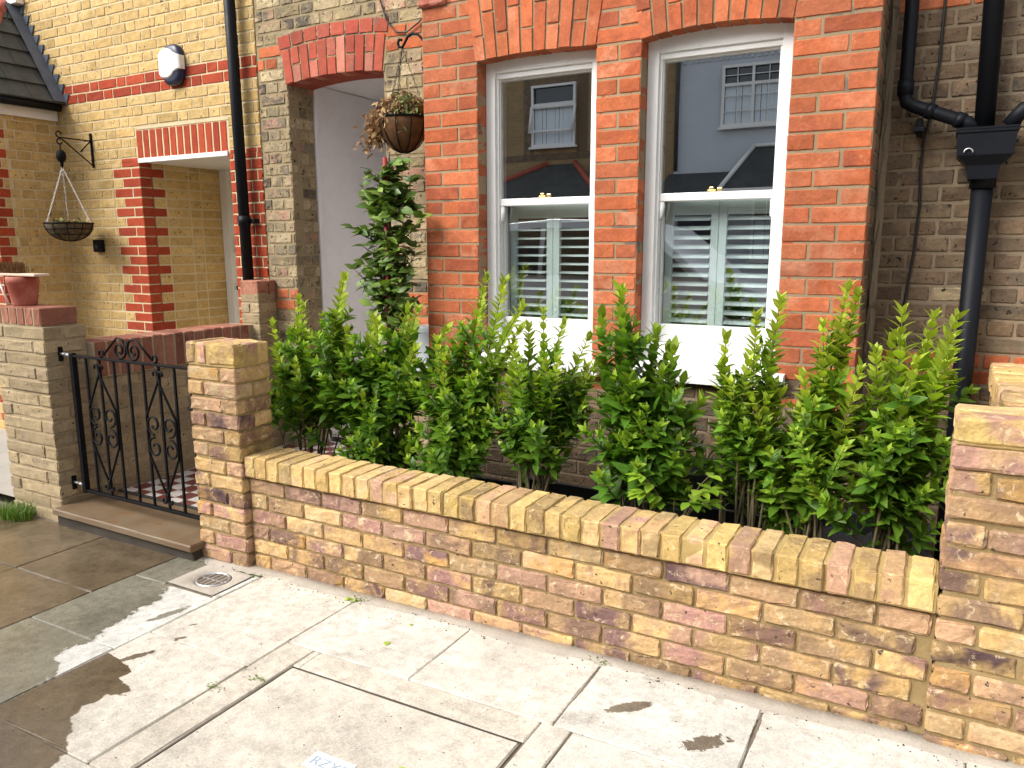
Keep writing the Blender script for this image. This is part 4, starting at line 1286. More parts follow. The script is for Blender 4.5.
def spiral(cx, cz, r0, r1, a0, turns, n=22, yy=GYY-.008):
    pts = []
    for i in range(n):
        t = i/(n-1); a = a0+turns*2*math.pi*t; r = r0+(r1-r0)*t
        pts.append((cx+r*math.cos(a), yy, cz+r*math.sin(a)))
    return pts
for ib in (2, 6):
    xc = xb_[ib]; xl, xr = xb_[ib-1], xb_[ib+1]
    zm, ztop, zbot = .555, .862, .225
    mb = MB()
    for xs_ in (xl+.006, xr-.006):
        for yy in (GYY-.008,):
            tube(mb, [(xc, yy, ztop+.012), (xc+(xs_-xc)*.08, yy, ztop-.03), (xs_, yy, zm+.10), (xs_, yy, zm-.10), (xc+(xs_-xc)*.08, yy, zbot+.03), (xc, yy, zbot-.01)], .0062, 6)
    for s in (-1, 1):
        tube(mb, [(xc, GYY-.008, ztop-.02), (xc+s*.006, GYY-.008, ztop+.012)]+spiral(xc+s*.024, ztop+.020, .019, .008, math.pi if s > 0 else 0, -.62*s, 12), .0060, 6)
        tube(mb, [(xc, GYY-.008, zbot+.03), (xc+s*.008, GYY-.008, zbot+.0)]+spiral(xc+s*.026, zbot-.01, .019, .008, math.pi if s > 0 else 0, .62*s, 12), .0060, 6)
    mb.build('diamond', M['black_iron'], gt)
    mb = MB()
    for s in (-1, 1):
        for v in (-1, 1):
            hw = .5*(xr-xl)/2-.004
            cx_, cz_ = xc+s*(hw+.004), zm+v*.062
            # from the centre crossing out and round into a curl
            pts = [(xc+s*.008, GYY-.009, zm+v*.105)]
            pts = spiral(cx_, cz_, hw, hw*.30, -v*math.pi/2 if True else 0, s*v*1.18, 30, GYY-.009)
            tube(mb, pts, .0060, 6)
    mb.build('scroll', M['black_iron'], gt)
mb = MB()
xm = xb_[4]
for s in (-1, 1):
    tube(mb, [(xm+s*.008, GYY, zt+.075), (xm+s*.03, GYY, zt+.108), (xm+s*.075, GYY, zt+.116), (xm+s*.11, GYY, zt+.09), (xm+s*.20, GYY, zt+.016)]+[(xm+s*(.218+.018*math.cos(a)), GYY, zt+.024+.018*math.sin(a)) for a in np.linspace(math.pi*1.1, math.pi*-.55, 12)], .0064, 6)
    tube(mb, [(xm+s*.004, GYY, zt+.10), (xm+s*.006, GYY, zt+.06)]+[(p[0], GYY, p[2]) for p in (spiral(xm+s*.058, zt+.052, .050, .014, math.pi if s > 0 else 0, s*1.35, 30))], .0064, 6)
mb.build('crest', M['black_iron'], gt)
for zz in (.925, .185):
    mb = MB()
    tube(mb, [(-1.452, GYY-.01, zz+.012), (-1.405, GYY-.01, zz+.012)], .008, 8); tube(mb, [(-1.40, GYY-.01, zz+.012), (-1.372, GYY-.004, zz+.005)], .010, 8)
    h = mb.build('hinge', M['zinc'], gt)
    mb = MB(); rbox(mb, -1.4515, -1.444, GYY-.022, GYY+.004, zz-.030, zz+.050, .003); mb.build('plate', M['black_iron'], h)
mb = MB(); rbox(mb, -.366, -.332, GYY-.02, GYY+.02, .70, .76, .006); tube(mb, [(-.40, GYY-.02, .735), (-.345, GYY-.035, .735)], .010, 8)
mb.build('latch', M['black_iron'], gt)

# ================================================================== PAVEMENT THINGS
cv = thing('inspection_cover', 'large concrete-filled inspection cover set in the pavement with a dark edge', 'manhole cover', (1.31, -.9, 0))
mb = MB(); rbox(mb, .8415, 1.7805, -1.2035, -.5695, -.04, -.001, .005, (4, 3, 0), .0006, .001, (.42, .5, .5)); mb.build('infill', M['slab'], cv, True, SL)
mb = MB()
for b in ((.836, .8385, -1.207, -.561), (1.7845, 1.787, -1.207, -.561), (.840, 1.7825, -.565, -.561), (.840, 1.7825, -1.207, -1.2005)):
    rbox(mb, *b, -.04, -.004, .001)
rbox(mb, .838, 1.785, -1.205, -.562, -.05, -.012, .001)
mb.build('frame', M['dark_gap'], cv, False, SL)
dg = thing('drain_gully', 'small round drain grate in grey cement beside the gate pier', 'drain', (-.06, -.18, 0))
mb = MB()
cx, cy = -.055, -.17
vs = []; fs = []
seg = 32
sq = []
for k in range(seg):
    a = 2*math.pi*k/seg; c, s = math.cos(a), math.sin(a)
    m = max(abs(c), abs(s)); vs.append((cx-.003+c/m*.148, cy-.01+s/m*.118, .002))
for k in range(seg):
    a = 2*math.pi*k/seg; vs.append((cx+.105*math.cos(a), cy+.095*math.sin(a), .004+.002*math.sin(3*a)))
for k in range(seg):
    a = 2*math.pi*k/seg; vs.append((cx+.082*math.cos(a), cy+.075*math.sin(a), -.010))
for i in range(2):
    for k in range(seg): fs.append((i*seg+k, i*seg+(k+1) % seg, (i+1)*seg+(k+1) % seg, (i+1)*seg+k))
mb.add(vs, fs, (1, .5, .5)); mb.build('surround', M['fillet'], dg)
mb = MB(); lathe(mb, [(.081, -.011), (.081, -.09), (.0, -.09)], cx, cy, 24, closed=True); mb.build('cup', M['dark_gap'], dg)
mb = MB()
tube(mb, [(cx+.076*math.cos(a), cy+.070*math.sin(a), -.006) for a in np.linspace(0, 2*math.pi, 33)], .006, 6)
for q in (-.045, -.015, .015, .045):
    h = math.sqrt(.076**2-q*q)*.92
    rbox(mb, cx+q-.004, cx+q+.004, cy-h, cy+h, -.012, -.003, .001)
rbox(mb, cx-.07, cx+.07, cy-.004, cy+.004, -.013, -.004, .001)
mb.build('grate', M['zinc'], dg)
# little white plate with grey letters lying on the cover
pt = thing('marking_plate', 'small white plate with grey letters lying on the concrete cover', 'marking', (1.32, -.92, .018))
mb = MB(); rbox(mb, 1.262, 1.412, -.958, -.888, -.0005, .0012, .0004); mb.build('plate', M['plate_white'], pt, True, SL)
tc = bpy.data.curves.new('lettering', 'FONT'); tc.body = 'RZXS'; tc.size = .052; tc.extrude = .0004; tc.space_character = 1.05
to = bpy.data.objects.new('lettering', tc); COL.objects.link(to); to.parent = pt
tc.materials.append(M['plate_ink'])
to.location = Vector((1.273, -.944, .0200))-pt.location
to.rotation_euler = (0, -SL, 0)
me_ = bpy.data.meshes.new_from_object(to.evaluated_get(bpy.context.evaluated_depsgraph_get()))
tl_ = bpy.data.objects.new('lettering', me_); COL.objects.link(tl_); tl_.parent = pt
tl_.location = to.location; tl_.rotation_euler = to.rotation_euler
bpy.data.objects.remove(to, do_unlink=True)
tl_.name = 'lettering'

# weeds, fallen leaves
def blade_tuft(mb, cx, cy, z, n, h, spread):
    for i in range(n):
        a = R_.uniform(0, 2*math.pi); r = spread*math.sqrt(R_.random())
        bx, by = cx+r*math.cos(a), cy+r*math.sin(a)*.6
        L = h*R_.uniform(.5, 1.1); d = R_.uniform(0, 2*math.pi); le = R_.uniform(.1, .7)*L
        w = R_.uniform(.002, .004)
        px, py = -math.sin(d)*w, math.cos(d)*w
        vs = []
        for t in (0, .5, 1):
            ww = (1-t*.9)
            x = bx+math.cos(d)*le*t*t; y = by+math.sin(d)*le*t*t; zz = z+L*t*(1-.25*t)
            vs += [(x-px*ww, y-py*ww, zz), (x+px*ww, y+py*ww, zz)]
        mb.add(vs, [(0, 1, 3, 2), (2, 3, 5, 4)], (R_.random(), R_.random(), 0))
mb = MB(); blade_tuft(mb, -1.79, -.10, -.02, 420, .11, .13)
tag(mb.build('grass_tuft', M['grass']), 'tuft of green grass growing at the foot of the buff pier', 'grass')

def leaf_tpl(nl=4, fold=.18, droop=.25, width=.36):
    """leaf along +X, length 1, normal +Z; returns verts, faces"""
    ts = np.linspace(0, 1, nl+1)
    vs = []; fs = []
    for t in ts:
        w = width*math.sin(math.pi*min(1, t*.96+.02)**.85)*(1-.15*t)
        z = -droop*t*t
        vs += [(t, -w/1, z+fold*w), (t, 0, z), (t, w, z+fold*w)]
    for i in range(nl):
        a = i*3
        fs += [(a, a+3, a+4, a+1), (a+1, a+4, a+5, a+2)]
    return np.array(vs), fs
LT = leaf_tpl(4, .25, .22, .25)
LT_S = leaf_tpl(3, .3, .25, .26)
def put_leaf(mb, base, d, up, size, tone, tpl=LT, wide=1.0):
    d = np.array(d, float); d /= np.linalg.norm(d)+1e-9
    up = np.array(up, float); up = up-d*up.dot(d); n = np.linalg.norm(up)
    up = up/n if n > 1e-6 else np.array([0, 0, 1.0])
    s = np.cross(up, d)
    v, f = tpl
    w = np.array(base)+size*(v[:, :1]*d+v[:, 1:2]*s*wide+v[:, 2:3]*up)
    mb.add(w, f, tone)

mb = None
for i, (lx, ly, nm) in enumerate(((1.06, -.29, 'bright green fallen leaf lying alone mid-slab on the pavement'), (1.05, -.12, 'tiny green fallen leaf on the pavement near the foot of the wall'), (.675, -.05, 'small green sprig at the pavement joint by the wall'), (1.56, -.84, 'small green fallen leaf lying on the concrete inspection cover'))):
    mb = MB()
    a = R_.uniform(0, 6)
    put_leaf(mb, (lx-.01, ly, .0035+SL*lx), (math.cos(a), math.sin(a), .05), (0, 0, 1), (.04, .022, .03, .026)[i], (.2, .6, .1), LT, 1.4)
    if i == 2:
        for q in range(7): put_leaf(mb, (lx+R_.uniform(-.02, .02), ly+R_.uniform(-.02, .01), .012), (R_.uniform(-1, 1), R_.uniform(-1, 1), .5), (0, 0, 1), .02, (.2, .5, .1), LT)
    tag(mb.build('fallen_leaf', M['fallen']), nm, 'leaf', 'green leaves fallen on the pavement')

mb = MB()
for q in range(520):
    gx = R_.uniform(-.3, 3.2); gy = -abs(R_.gauss(0, .05))+.01 if q < 360 else R_.uniform(-1.2, -.05)
    r = R_.uniform(.0012, .0042)*(1 if q < 360 else .7)
    z = SL*gx+.001
    vs = [(gx+r*math.cos(a)*R_.uniform(.7, 1.3), gy+r*math.sin(a)*R_.uniform(.7, 1.3), z) for a in np.linspace(0, 2*math.pi, 6)[:5]]+[(gx, gy, z+r*.9)]
    mb.add(vs, [(i, (i+1) % 5, 5) for i in range(5)])
tag(mb.build('grit', M['soil'], None, False), 'crumbs of soil and grit along the foot of the wall', 'grit', None, 'stuff')
mb = MB()
for gx, gy, n_ in ((.70, -.03, 60), (1.83, -.02, 26), (.80, -.69, 22), (.697, -.80, 26), (.10, -.06, 20)):
    for q in range(n_): put_leaf(mb, (gx+R_.gauss(0, .018), gy+R_.gauss(0, .012), SL*gx+.002), (R_.uniform(-1, 1), R_.uniform(-1, 1), R_.uniform(.1, .8)), (0, 0, 1), R_.uniform(.006, .014), (R_.random(), R_.random(), .3), LT_S)
tag(mb.build('moss', M['grass'], None), 'tiny moss and weeds in the paving joints', 'moss', None, 'stuff')

# ================================================================== PLANTERS AND HEDGE
def trough(x0, x1, y0, y1, z0, z1, mat, soil, label):
    t = thing('planter', label, 'planter', (.5*(x0+x1), .5*(y0+y1), z0), 'troughs behind the garden wall')
    mb = MB(); w = .022
    rbox(mb, x0, x1, y0, y0+w, z0, z1, .006); rbox(mb, x0, x1, y1-w, y1, z0, z1, .006)
    rbox(mb, x0, x0+w, y0+w, y1-w, z0, z1-.001, .006); rbox(mb, x1-w, x1, y0+w, y1-w, z0, z1-.001, .006)
    mb.build('trough', mat, t)
    mb = MB()
    nx, ny = 24, 10
    vs = []; fs = []
    for j in range(ny+1):
        for i in range(nx+1):
            vs.append((x0+w+(x1-x0-2*w)*i/nx, y0+w+(y1-y0-2*w)*j/ny, z1-.07+rng.normal(0, .006)))
    for j in range(ny):
        for i in range(nx):
            a = j*(nx+1)+i; fs.append((a, a+1, a+nx+2, a+nx+1))
    mb.add(vs, fs); mb.build('soil', soil, t)
trough(.28, 1.10, .27, .70, .04, .40, M['trough'], M['soil'], 'black plastic trough under the left half of the hedge')
trough(1.12, 2.40, .27, .74, .04, .42, M['trough'], M['soil'], 'black plastic trough under the middle of the hedge')
trough(2.42, 2.85, .27, .84, .04, .46, M['membrane'], M['membrane'], 'grey trough with a grey sheet over its soil beside the right pier')
t_ = thing('planter', 'black plastic trough with nothing showing in it against the foot of the bay', 'planter', (1.9, .95, .04), 'troughs behind the garden wall')
mb = MB()
for b in ((1.55, 2.35, .82, .84), (1.55, 2.35, 1.08, 1.10), (1.55, 1.57, .841, 1.079), (2.33, 2.35, .841, 1.079)): rbox(mb, *b, .04, .53, .004)
mb.build('trough', M['trough'], t_)
mb = MB(); mb.add([(1.57, .84, .40), (2.33, .84, .40), (2.33, 1.08, .40), (1.57, 1.08, .40)], [(0, 1, 2, 3)]); mb.build('soil', M['soil'], t_)

def bez(p0, p1, p2, n):
    return [tuple((1-t)**2*np.array(p0)+2*t*(1-t)*np.array(p1)+t*t*np.array(p2)) for t in np.linspace(0, 1, n)]

def grow(fm, pts, size0, size1, gap, start=.12, yellow=.30, sprigs=0, tilt=.6, dark=0.0):
    """opposite leaves all along a shoot; larger and darker below, small and pale at the tip"""
    P = np.array(pts); seg = np.linalg.norm(np.diff(P, axis=0), axis=1); L = seg.sum(); cum = np.concatenate([[0], np.cumsum(seg)])
    s = start*L; k = 0; ph = R_.uniform(0, math.pi)
    while s < L:
        t = s/L
        i = min(np.searchsorted(cum, s, 'right')-1, len(seg)-1)
        p = P[i]+(P[i+1]-P[i])*((s-cum[i])/seg[i])
        ax = (P[i+1]-P[i])/seg[i]
        a0 = ph+(k % 2)*math.pi/2+R_.uniform(-.35, .35)
        o = np.cross(ax, [1, 0, 0.01]); o /= np.linalg.norm(o); o2 = np.cross(ax, o)
        nl = 2
        prof = (.72+.28*math.sin(math.pi*min(1, t*1.1)))*(1-.22*max(0, t-.86)/.14)
        for q in range(nl):
            a = a0+q*math.pi
            out = math.cos(a)*o+math.sin(a)*o2
            el = tilt*(.75+.75*t)+R_.uniform(-.2, .2)
            d = out*math.cos(el)+ax*math.sin(el)
            sz = (size0+(size1-size0)*t)*prof*R_.uniform(.8, 1.2)
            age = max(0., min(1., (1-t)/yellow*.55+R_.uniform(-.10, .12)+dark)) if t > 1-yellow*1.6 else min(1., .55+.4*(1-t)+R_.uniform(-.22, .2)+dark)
            put_leaf(fm, p, d, ax+out*-.2+np.array([0, 0, .3]), sz, (age, R_.random(), R_.random()), LT, R_.uniform(.9, 1.15))
        s += gap*(1.15-.55*t)*R_.uniform(.85, 1.15); k += 1
    # terminal bud leaves
    for q in range(4):
        a = q*math.pi/2+ph+.3
        out = math.cos(a)*o+math.sin(a)*o2
        put_leaf(fm, P[-1], out*R_.uniform(.2, .5)+ax*1.1, ax-out, size1*R_.uniform(.45, .8), (R_.uniform(.0, .2)+(.0 if yellow > .2 else .25), R_.random(), R_.random()), LT)

SHRUBS = [
    # base (x, y), tips [(x, y, z)], leaf size, bushiness, yellow, darkness, label
    ((.00, .44), [(-.19, .42, 1.11), (-.06, .50, 1.20), (.03, .38, 1.25), (.25, .46, 1.35), (.31, .40, 1.36), (.16, .55, 1.24), (-.10, .35, 1.0)], .058, 46, .34, 0.0, 'leafy green hedge shrub nearest the gate, beside the left brick pier'),
    ((.40, .46), [(.30, .42, 1.10), (.44, .44, 1.17), (.52, .38, 1.16), (.60, .50, 1.21), (.70, .44, 1.22), (.38, .55, 1.12), (.74, .36, 1.05)], .060, 46, .30, .06, 'dense hedge shrub in front of the porch tree, second from the gate'),
    ((.86, .42), [(.84, .40, 1.09), (.95, .44, 1.14), (1.07, .44, 1.37), (1.17, .42, 1.36), (1.00, .52, 1.22), (.90, .36, 1.02)], .056, 40, .40, 0.0, 'tall pale-tipped hedge shrub in front of the left window edge'),
    ((1.30, .42), [(1.36, .42, 1.24), (1.45, .42, 1.20), (1.55, .44, 1.14), (1.25, .50, 1.16), (1.40, .36, 1.02), (1.22, .40, 1.08)], .054, 40, .26, .04, 'thin-topped hedge shrub in front of the white sill of the left window'),
    ((1.80, .42), [(1.70, .42, 1.33), (1.73, .36, 1.24), (1.84, .44, 1.17), (1.93, .38, 1.12), (1.66, .50, 1.12), (1.78, .34, 1.0)], .072, 36, .10, .16, 'darker large-leaved hedge shrub in front of the brick between the windows'),
    ((2.20, .44), [(2.12, .40, 1.17), (2.22, .42, 1.25), (2.30, .42, 1.32), (2.27, .50, 1.20), (2.16, .34, 1.02)], .056, 34, .36, -.04, 'hedge shrub in front of the right edge of the right window'),
    ((2.46, .42), [(2.45, .40, 1.24), (2.515, .42, 1.365), (2.545, .44, 1.34), (2.40, .38, 1.06), (2.58, .36, 1.10)], .054, 32, .62, -.16, 'bright yellow-green shrub, the tallest spire at the bay corner'),
    ((2.70, .44), [(2.62, .40, 1.16), (2.69, .42, 1.29), (2.78, .44, 1.28), (2.845, .42, 1.28), (2.74, .34, 1.14), (2.66, .54, 1.18), (2.82, .36, 1.07)], .060, 36, .36, -.04, 'hedge shrub with several upright tips beside the right brick pier'),
]
for si, ((bx, by), tips, ls, bush, yel, dk, label) in enumerate(SHRUBS):
    lowz = .11 if si < 2 else .04
    root = thing('hedge_shrub', label, 'shrub', (bx, by, .36), 'shrubs forming the hedge')
    fm = MB()
    tips = list(tips)
    for q in range(10):
        tx0 = R_.choice(tips)
        tips.append((min(2.83, tx0[0]+R_.uniform(-.21, .21)), .44+R_.uniform(-.14, .14), R_.uniform(.66, .97)*(tx0[2])))
    bz = .04 if si == 0 else .33
    for (tx, ty, tz) in tips:
        b = (bx+R_.uniform(-.07, .07), by+R_.uniform(-.05, .05), bz)
        mid = (b[0]*.55+tx*.45+R_.uniform(-.04, .04), b[1]*.5+ty*.5+R_.uniform(-.03, .03), bz+(tz-bz)*.55)
        pts = bez(b, mid, (tx, ty, tz), 12)
        sm = MB(); tube(sm, pts, list(np.linspace(.0062, .0016, 12)), 6); sm.build('stem', M['stem'], root)
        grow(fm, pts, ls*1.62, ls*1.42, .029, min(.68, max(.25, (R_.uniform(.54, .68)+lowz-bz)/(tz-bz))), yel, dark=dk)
        # side twigs, thicker lower down
        for q in range(max(4, bush//9)+(4 if si < 3 else 0)):
            t = R_.uniform(.33 if si > 1 else (.42 if si else .60), .86)
            i = int(t*11)
            p = np.array(pts[i]); a = R_.uniform(0, 2*math.pi)
            ln = R_.uniform(.16, .38)*(1.15-t)
            e = p+np.array([math.cos(a)*ln*.75, math.sin(a)*ln*.55-.01, ln*R_.uniform(.45, 1.0)])
            tp = bez(p, p*.5+e*.5+np.array([0, 0, -.02]), e, 6)
            tube(fm, tp, [.0024]*5+[.001], 4, False, (.9, .1, .2))
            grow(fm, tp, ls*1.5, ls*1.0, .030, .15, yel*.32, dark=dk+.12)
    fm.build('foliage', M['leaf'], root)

# low rose-like sprig by the dark gap
root = thing('young_plant', 'low young plant with broad serrated leaves spilling over the coping', 'plant', (1.98, .30, .40))
fm = MB(); sm = MB()
for q in range(9):
    a = R_.uniform(0, 2*math.pi)
    e = np.array((1.98+.14*math.cos(a), .28+.10*math.sin(a), .58+R_.uniform(-.04, .10)))
    tp = bez((1.98, .32, .36), (1.98+.05*math.cos(a), .30, .60), e, 6)
    tube(sm, tp, .002, 5)
    for t in range(3):
        for s in (-1, 1):
            b = a+s*R_.uniform(.5, 1.2)
            put_leaf(fm, np.array(tp[3+t if t < 3 else 5]), (math.cos(b), math.sin(b), R_.uniform(-.2, .3)), (0, 0, 1), .055*R_.uniform(.8, 1.2), (.45+R_.uniform(-.15, .2), R_.random(), .2), LT, 1.45)
    put_leaf(fm, e, (math.cos(a), math.sin(a), -.1), (0, 0, 1), .06, (.4, .5, .2), LT, 1.45)
fm.build('foliage', M['leaf'], root); sm.build('stem', M['stem'], root)

# ================================================================== SMALL TREE IN FRONT OF THE PORCH
tr = thing('bay_tree', 'slim dark-leaved young tree tied to a red cane in front of the porch', 'tree', (.06, 1.08, .05))
mb = MB(); tpts = [(.07, 1.08, .04), (.075, 1.08, .8), (.06, 1.08, 1.4), (.075, 1.08, 2.03)]
tube(mb, tpts, [.014, .012, .009, .004], 8); mb.build('trunk', M['bark'], tr)
mb = MB(); tube(mb, [(.045, 1.06, .05), (.05, 1.06, 1.2), (.06, 1.06, 2.0)], .0125, 8); mb.build('cane', M['red_cane'], tr)
fm = MB(); bm = MB()
for q in range(84):
    z = R_.uniform(1.02, 2.0)
    a = R_.uniform(0, 2*math.pi)
    wmax = .215 if z < 1.62 else .215-.36*(z-1.62)
    ln = wmax*R_.uniform(.45, 1.1)
    p = np.array((.060, 1.08, z-.06))
    e = p+np.array((math.cos(a)*ln*1.05, math.sin(a)*ln*.7, ln*R_.uniform(.2, .8)+.02))
    tp = bez(p, p*.4+e*.6+np.array([0, 0, -.03]), e, 6)
    tube(bm, tp, [.003]*5+[.0012], 5)
    for t in range(13):
        b = R_.uniform(0, 2*math.pi); i = min(5, 1+int(R_.random()*5))
        put_leaf(fm, np.array(tp[i]), (math.cos(b), math.sin(b), R_.uniform(-.3, .9)), (R_.uniform(-.6, .6), R_.uniform(-1.2, .2), .8), R_.uniform(.055, .088), (R_.uniform(.0, .9), R_.random(), R_.uniform(0, .5)), LT_S, 1.25)
fm.build('foliage', M['leaf_dark'], tr); bm.build('branch', M['bark'], tr)
bxx = thing('meter_box', 'pale blue-grey meter box fixed low on the house wall behind the small tree', 'box', (.14, 1.43, .62))
mb = MB(); rbox(mb, .035, .245, 1.33, 1.535, .62, 1.045, .012, (1, 1, 1)); mb.build('case', M['pale_box'], bxx)
mb = MB(); rbox(mb, .05, .23, 1.318, 1.329, .65, 1.02, .006); mb.build('door', M['pale_box'], bxx)

# ================================================================== HANGING BASKETS
def basket(name, label, cx, cy, zr, r, depth, hook, mliner, mchain, mwire, nch=3):
    t = thing(name, label, 'hanging basket', (cx, cy, zr-depth))
    mb = MB()
    prof = [(r*math.sin(a), zr-depth*math.cos(a)) for a in np.linspace(.02, math.pi/2, 9)]
    prof += [(r*.93, zr-.004), (r*.5, zr-.02), (.005, zr-.015)]
    lathe(mb, prof, cx, cy, 30, closed=True); mb.build('liner', mliner, t)
    mb = MB()
    tube(mb, [(cx+(r+.004)*math.cos(a), cy+(r+.004)*math.sin(a), zr+.002) for a in np.linspace(0, 2*math.pi, 33)], .0045, 6)
    for k in range(10):
        a = 2*math.pi*k/10
        tube(mb, [(cx+(r+.004)*math.sin(b)*math.cos(a), cy+(r+.004)*math.sin(b)*math.sin(a), zr-(depth+.004)*math.cos(b)) for b in np.linspace(.05, math.pi/2, 9)], .003, 5)
    for b in ((.9, 1.25) if mliner is M['moss'] else ()):
        tube(mb, [(cx+(r+.004)*math.sin(b)*math.cos(a), cy+(r+.004)*math.sin(b)*math.sin(a), zr-(depth+.004)*math.cos(b)) for a in np.linspace(0, 2*math.pi, 25)], .003, 5)
    mb.build('wire_frame', mwire, t)
    for k in range(nch):
        a = 2*math.pi*k/nch+.5
        mb = MB(); p0 = Vector((cx+r*math.cos(a), cy+r*math.sin(a), zr)); p1 = Vector(hook)
        L = (p1-p0).length; m = int(L/.022)
        d = (p1-p0)/m
        for i in range(m):    # chain links
            c = p0+d*(i+.5)
            o = Vector((0, 0, 1)).cross(d).normalized() if i % 2 else Vector((0, 0, 1)).cross(d).cross(d).normalized()
            tube(mb, [c-d*.62, c-d*.3+o*.0045, c+d*.3+o*.0045, c+d*.62, c+d*.3-o*.0045, c-d*.3-o*.0045, c-d*.62], .0016, 4, False)
        mb.build('chain', mchain, t)
    return t
b1 = basket('hanging_basket', 'coir-lined hanging basket of dried brown plants beside the porch arch', .030, 1.28, 2.235, .138, .185, (.034, 1.28, 2.615), M['coir'], M['cable'], M['black_iron'])
fm = MB()
for q in range(1900):
    a = R_.uniform(0, 2*math.pi)
    k = R_.random()
    if k < .55:   # tumbling over the left / front rim
        a = R_.gauss(math.pi*1.08, .62); r = .145*R_.uniform(.55, 1.25)+max(0, R_.gauss(0, .055))
        z = 2.27+R_.gauss(0, .03)-max(0, (r-.11))*R_.uniform(.2, 1.4)
    else:
        r = .14*math.sqrt(R_.random()); z = 2.25+R_.uniform(0, .15)*(1-.5*r/.14)
    p = (.030+r*math.cos(a), 1.28+r*math.sin(a)*.85, z)
    right = p[0] > .05
    tone = R_.uniform(.86, 1.0) if (right and R_.random() < .55) else R_.uniform(0, .72)
    d = (R_.uniform(-1, 1), R_.uniform(-1, 1), R_.uniform(-1.2, .5))
    put_leaf(fm, p, d, (R_.uniform(-1, 1), R_.uniform(-1, 1), 1), R_.uniform(.018, .046), (tone, R_.random(), R_.uniform(0, .6)), LT_S, R_.uniform(.7, 1.3))
for q in range(34):
    a = R_.gauss(math.pi*1.1, .5); r = .14*R_.uniform(.9, 1.45)
    p = np.array((.030+r*math.cos(a), 1.28+r*math.sin(a)*.8, 2.25)); e = p+np.array((R_.gauss(-.02, .02), R_.gauss(0, .02), -R_.uniform(.05, .16)))
    tube(fm, bez(p, p+np.array((-.02, 0, .0)), e, 4), .0013, 4, False, (.5, .3, .2))
    for s in range(4): put_leaf(fm, p+(e-p)*R_.uniform(.3, 1), (R_.uniform(-1, 1), R_.uniform(-1, 1), -1), (1, 0, 0), R_.uniform(.02, .04), (R_.uniform(.05, .7), R_.random(), .3), LT_S)
fm.build('dry_foliage', M['leaf_dry'], b1)
bk = thing('basket_bracket', 'black iron crook with a curled end holding the dried basket by the bay', 'bracket', (.26, 1.28, 2.6))
mb = MB()
tube(mb, [(.254, 1.28, 2.45), (.240, 1.28, 2.52), (.210, 1.28, 2.585), (.180, 1.28, 2.635), (.145, 1.28, 2.672), (.105, 1.28, 2.682), (.072, 1.28, 2.668), (.050, 1.28, 2.638), (.034, 1.28, 2.618), (.012, 1.28, 2.622), (.004, 1.28, 2.645), (.016, 1.28, 2.662), (.032, 1.28, 2.656)], .0075, 8)
mb.build('hook', M['black_iron'], bk)
mb = MB(); rbox(mb, .250, .2605, 1.262, 1.298, 2.42, 2.60, .003); mb.build('back_plate', M['black_iron'], bk)

b2 = basket('hanging_basket', 'wide dark mossy hanging basket on white chains by the neighbouring door', -3.255, 1.285, 1.70, .172, .135, (-3.275, 1.29, 2.13), M['moss'], M['bell_white'], M['black_iron'])
fm = MB()
for q in range(130):
    a = R_.uniform(0, 2*math.pi); r = .15*math.sqrt(R_.random())
    put_leaf(fm, (-3.262+r*math.cos(a), 1.285+r*math.sin(a), 1.69+R_.uniform(0, .025)), (R_.uniform(-1, 1), R_.uniform(-1, 1), R_.uniform(.0, 1)), (0, 0, 1), R_.uniform(.02, .05), (R_.choice((.2, .5, .7, .97, 1.0)), R_.random(), .3), LT_S)
fm.build('foliage', M['leaf_dry'], b2)
bk2 = thing('basket_bracket', 'triangular black scrolled iron bracket on the yellow brick wall', 'bracket', (-3.27, 1.5, 2.28))
mb = MB(); rbox(mb, -3.280, -3.258, FY-.012, FY-.001, 2.145, 2.41, .003); mb.build('back_plate', M['black_iron'], bk2)
mb = MB()
tube(mb, [(-3.27, FY-.01, 2.352), (-3.27, 1.30, 2.352)]+[(-3.27, 1.285+.022*math.sin(a), 2.374-.022*math.cos(a)) for a in np.linspace(0, -4.6, 12)], .0055, 6)
tube(mb, [(-3.27, FY-.01, 2.165), (-3.27, 1.53, 2.17), (-3.27, 1.31, 2.34)]+[(-3.27, 1.285+.02*math.sin(a), 2.322-.02*math.cos(a)) for a in np.linspace(math.pi, math.pi+4.4, 12)], .0055, 6)
tube(mb, [(-3.27, FY-.012, 2.35), (-3.27, 1.45, 2.262)], .005, 6)
mb.build('arm', M['black_iron'], bk2)
mb = MB()
lathe(mb, [(.004, 2.30), (.006, 2.26), (.02, 2.255), (.034, 2.235), (.036, 2.20), (.026, 2.175), (.012, 2.165), (.012, 2.145), (.004, 2.12)], -3.275, 1.29, 14)
mb.build('spring_hook', M['black_iron'], bk2)

# ================================================================== FITTINGS ON THE WALLS
ab = thing('alarm_box', 'white alarm bell box with navy ends high on the yellow brick wall', 'alarm box', (-2.26, FY, 2.7))
mb = MB()
def pill(mb, cx, cz, w, h, y0, y1, inset=.012):
    n = 28; P = []
    for i in range(n):
        a = 2*math.pi*i/n; c, s = math.cos(a), math.sin(a)
        P.append((cx+w*math.copysign(abs(c)**.62, c), cz+h*math.copysign(abs(s)**.80, s)))
    vs = [(x, y1, z) for x, z in P]+[(x, y0+.02, z) for x, z in P]+[(cx+(x-cx)*(1-inset/w), y0+.006, cz+(z-cz)*(1-inset/h)) for x, z in P]+[(cx+(x-cx)*(1-2.4*inset/w), y0, cz+(z-cz)*(1-2.4*inset/h)) for x, z in P]
    fs = [tuple(range(3*n, 4*n))]
    for k in range(3):
        fs += [(k*n+i, k*n+(i+1) % n, (k+1)*n+(i+1) % n, (k+1)*n+i) for i in range(n)]
    mb.add(vs, fs)
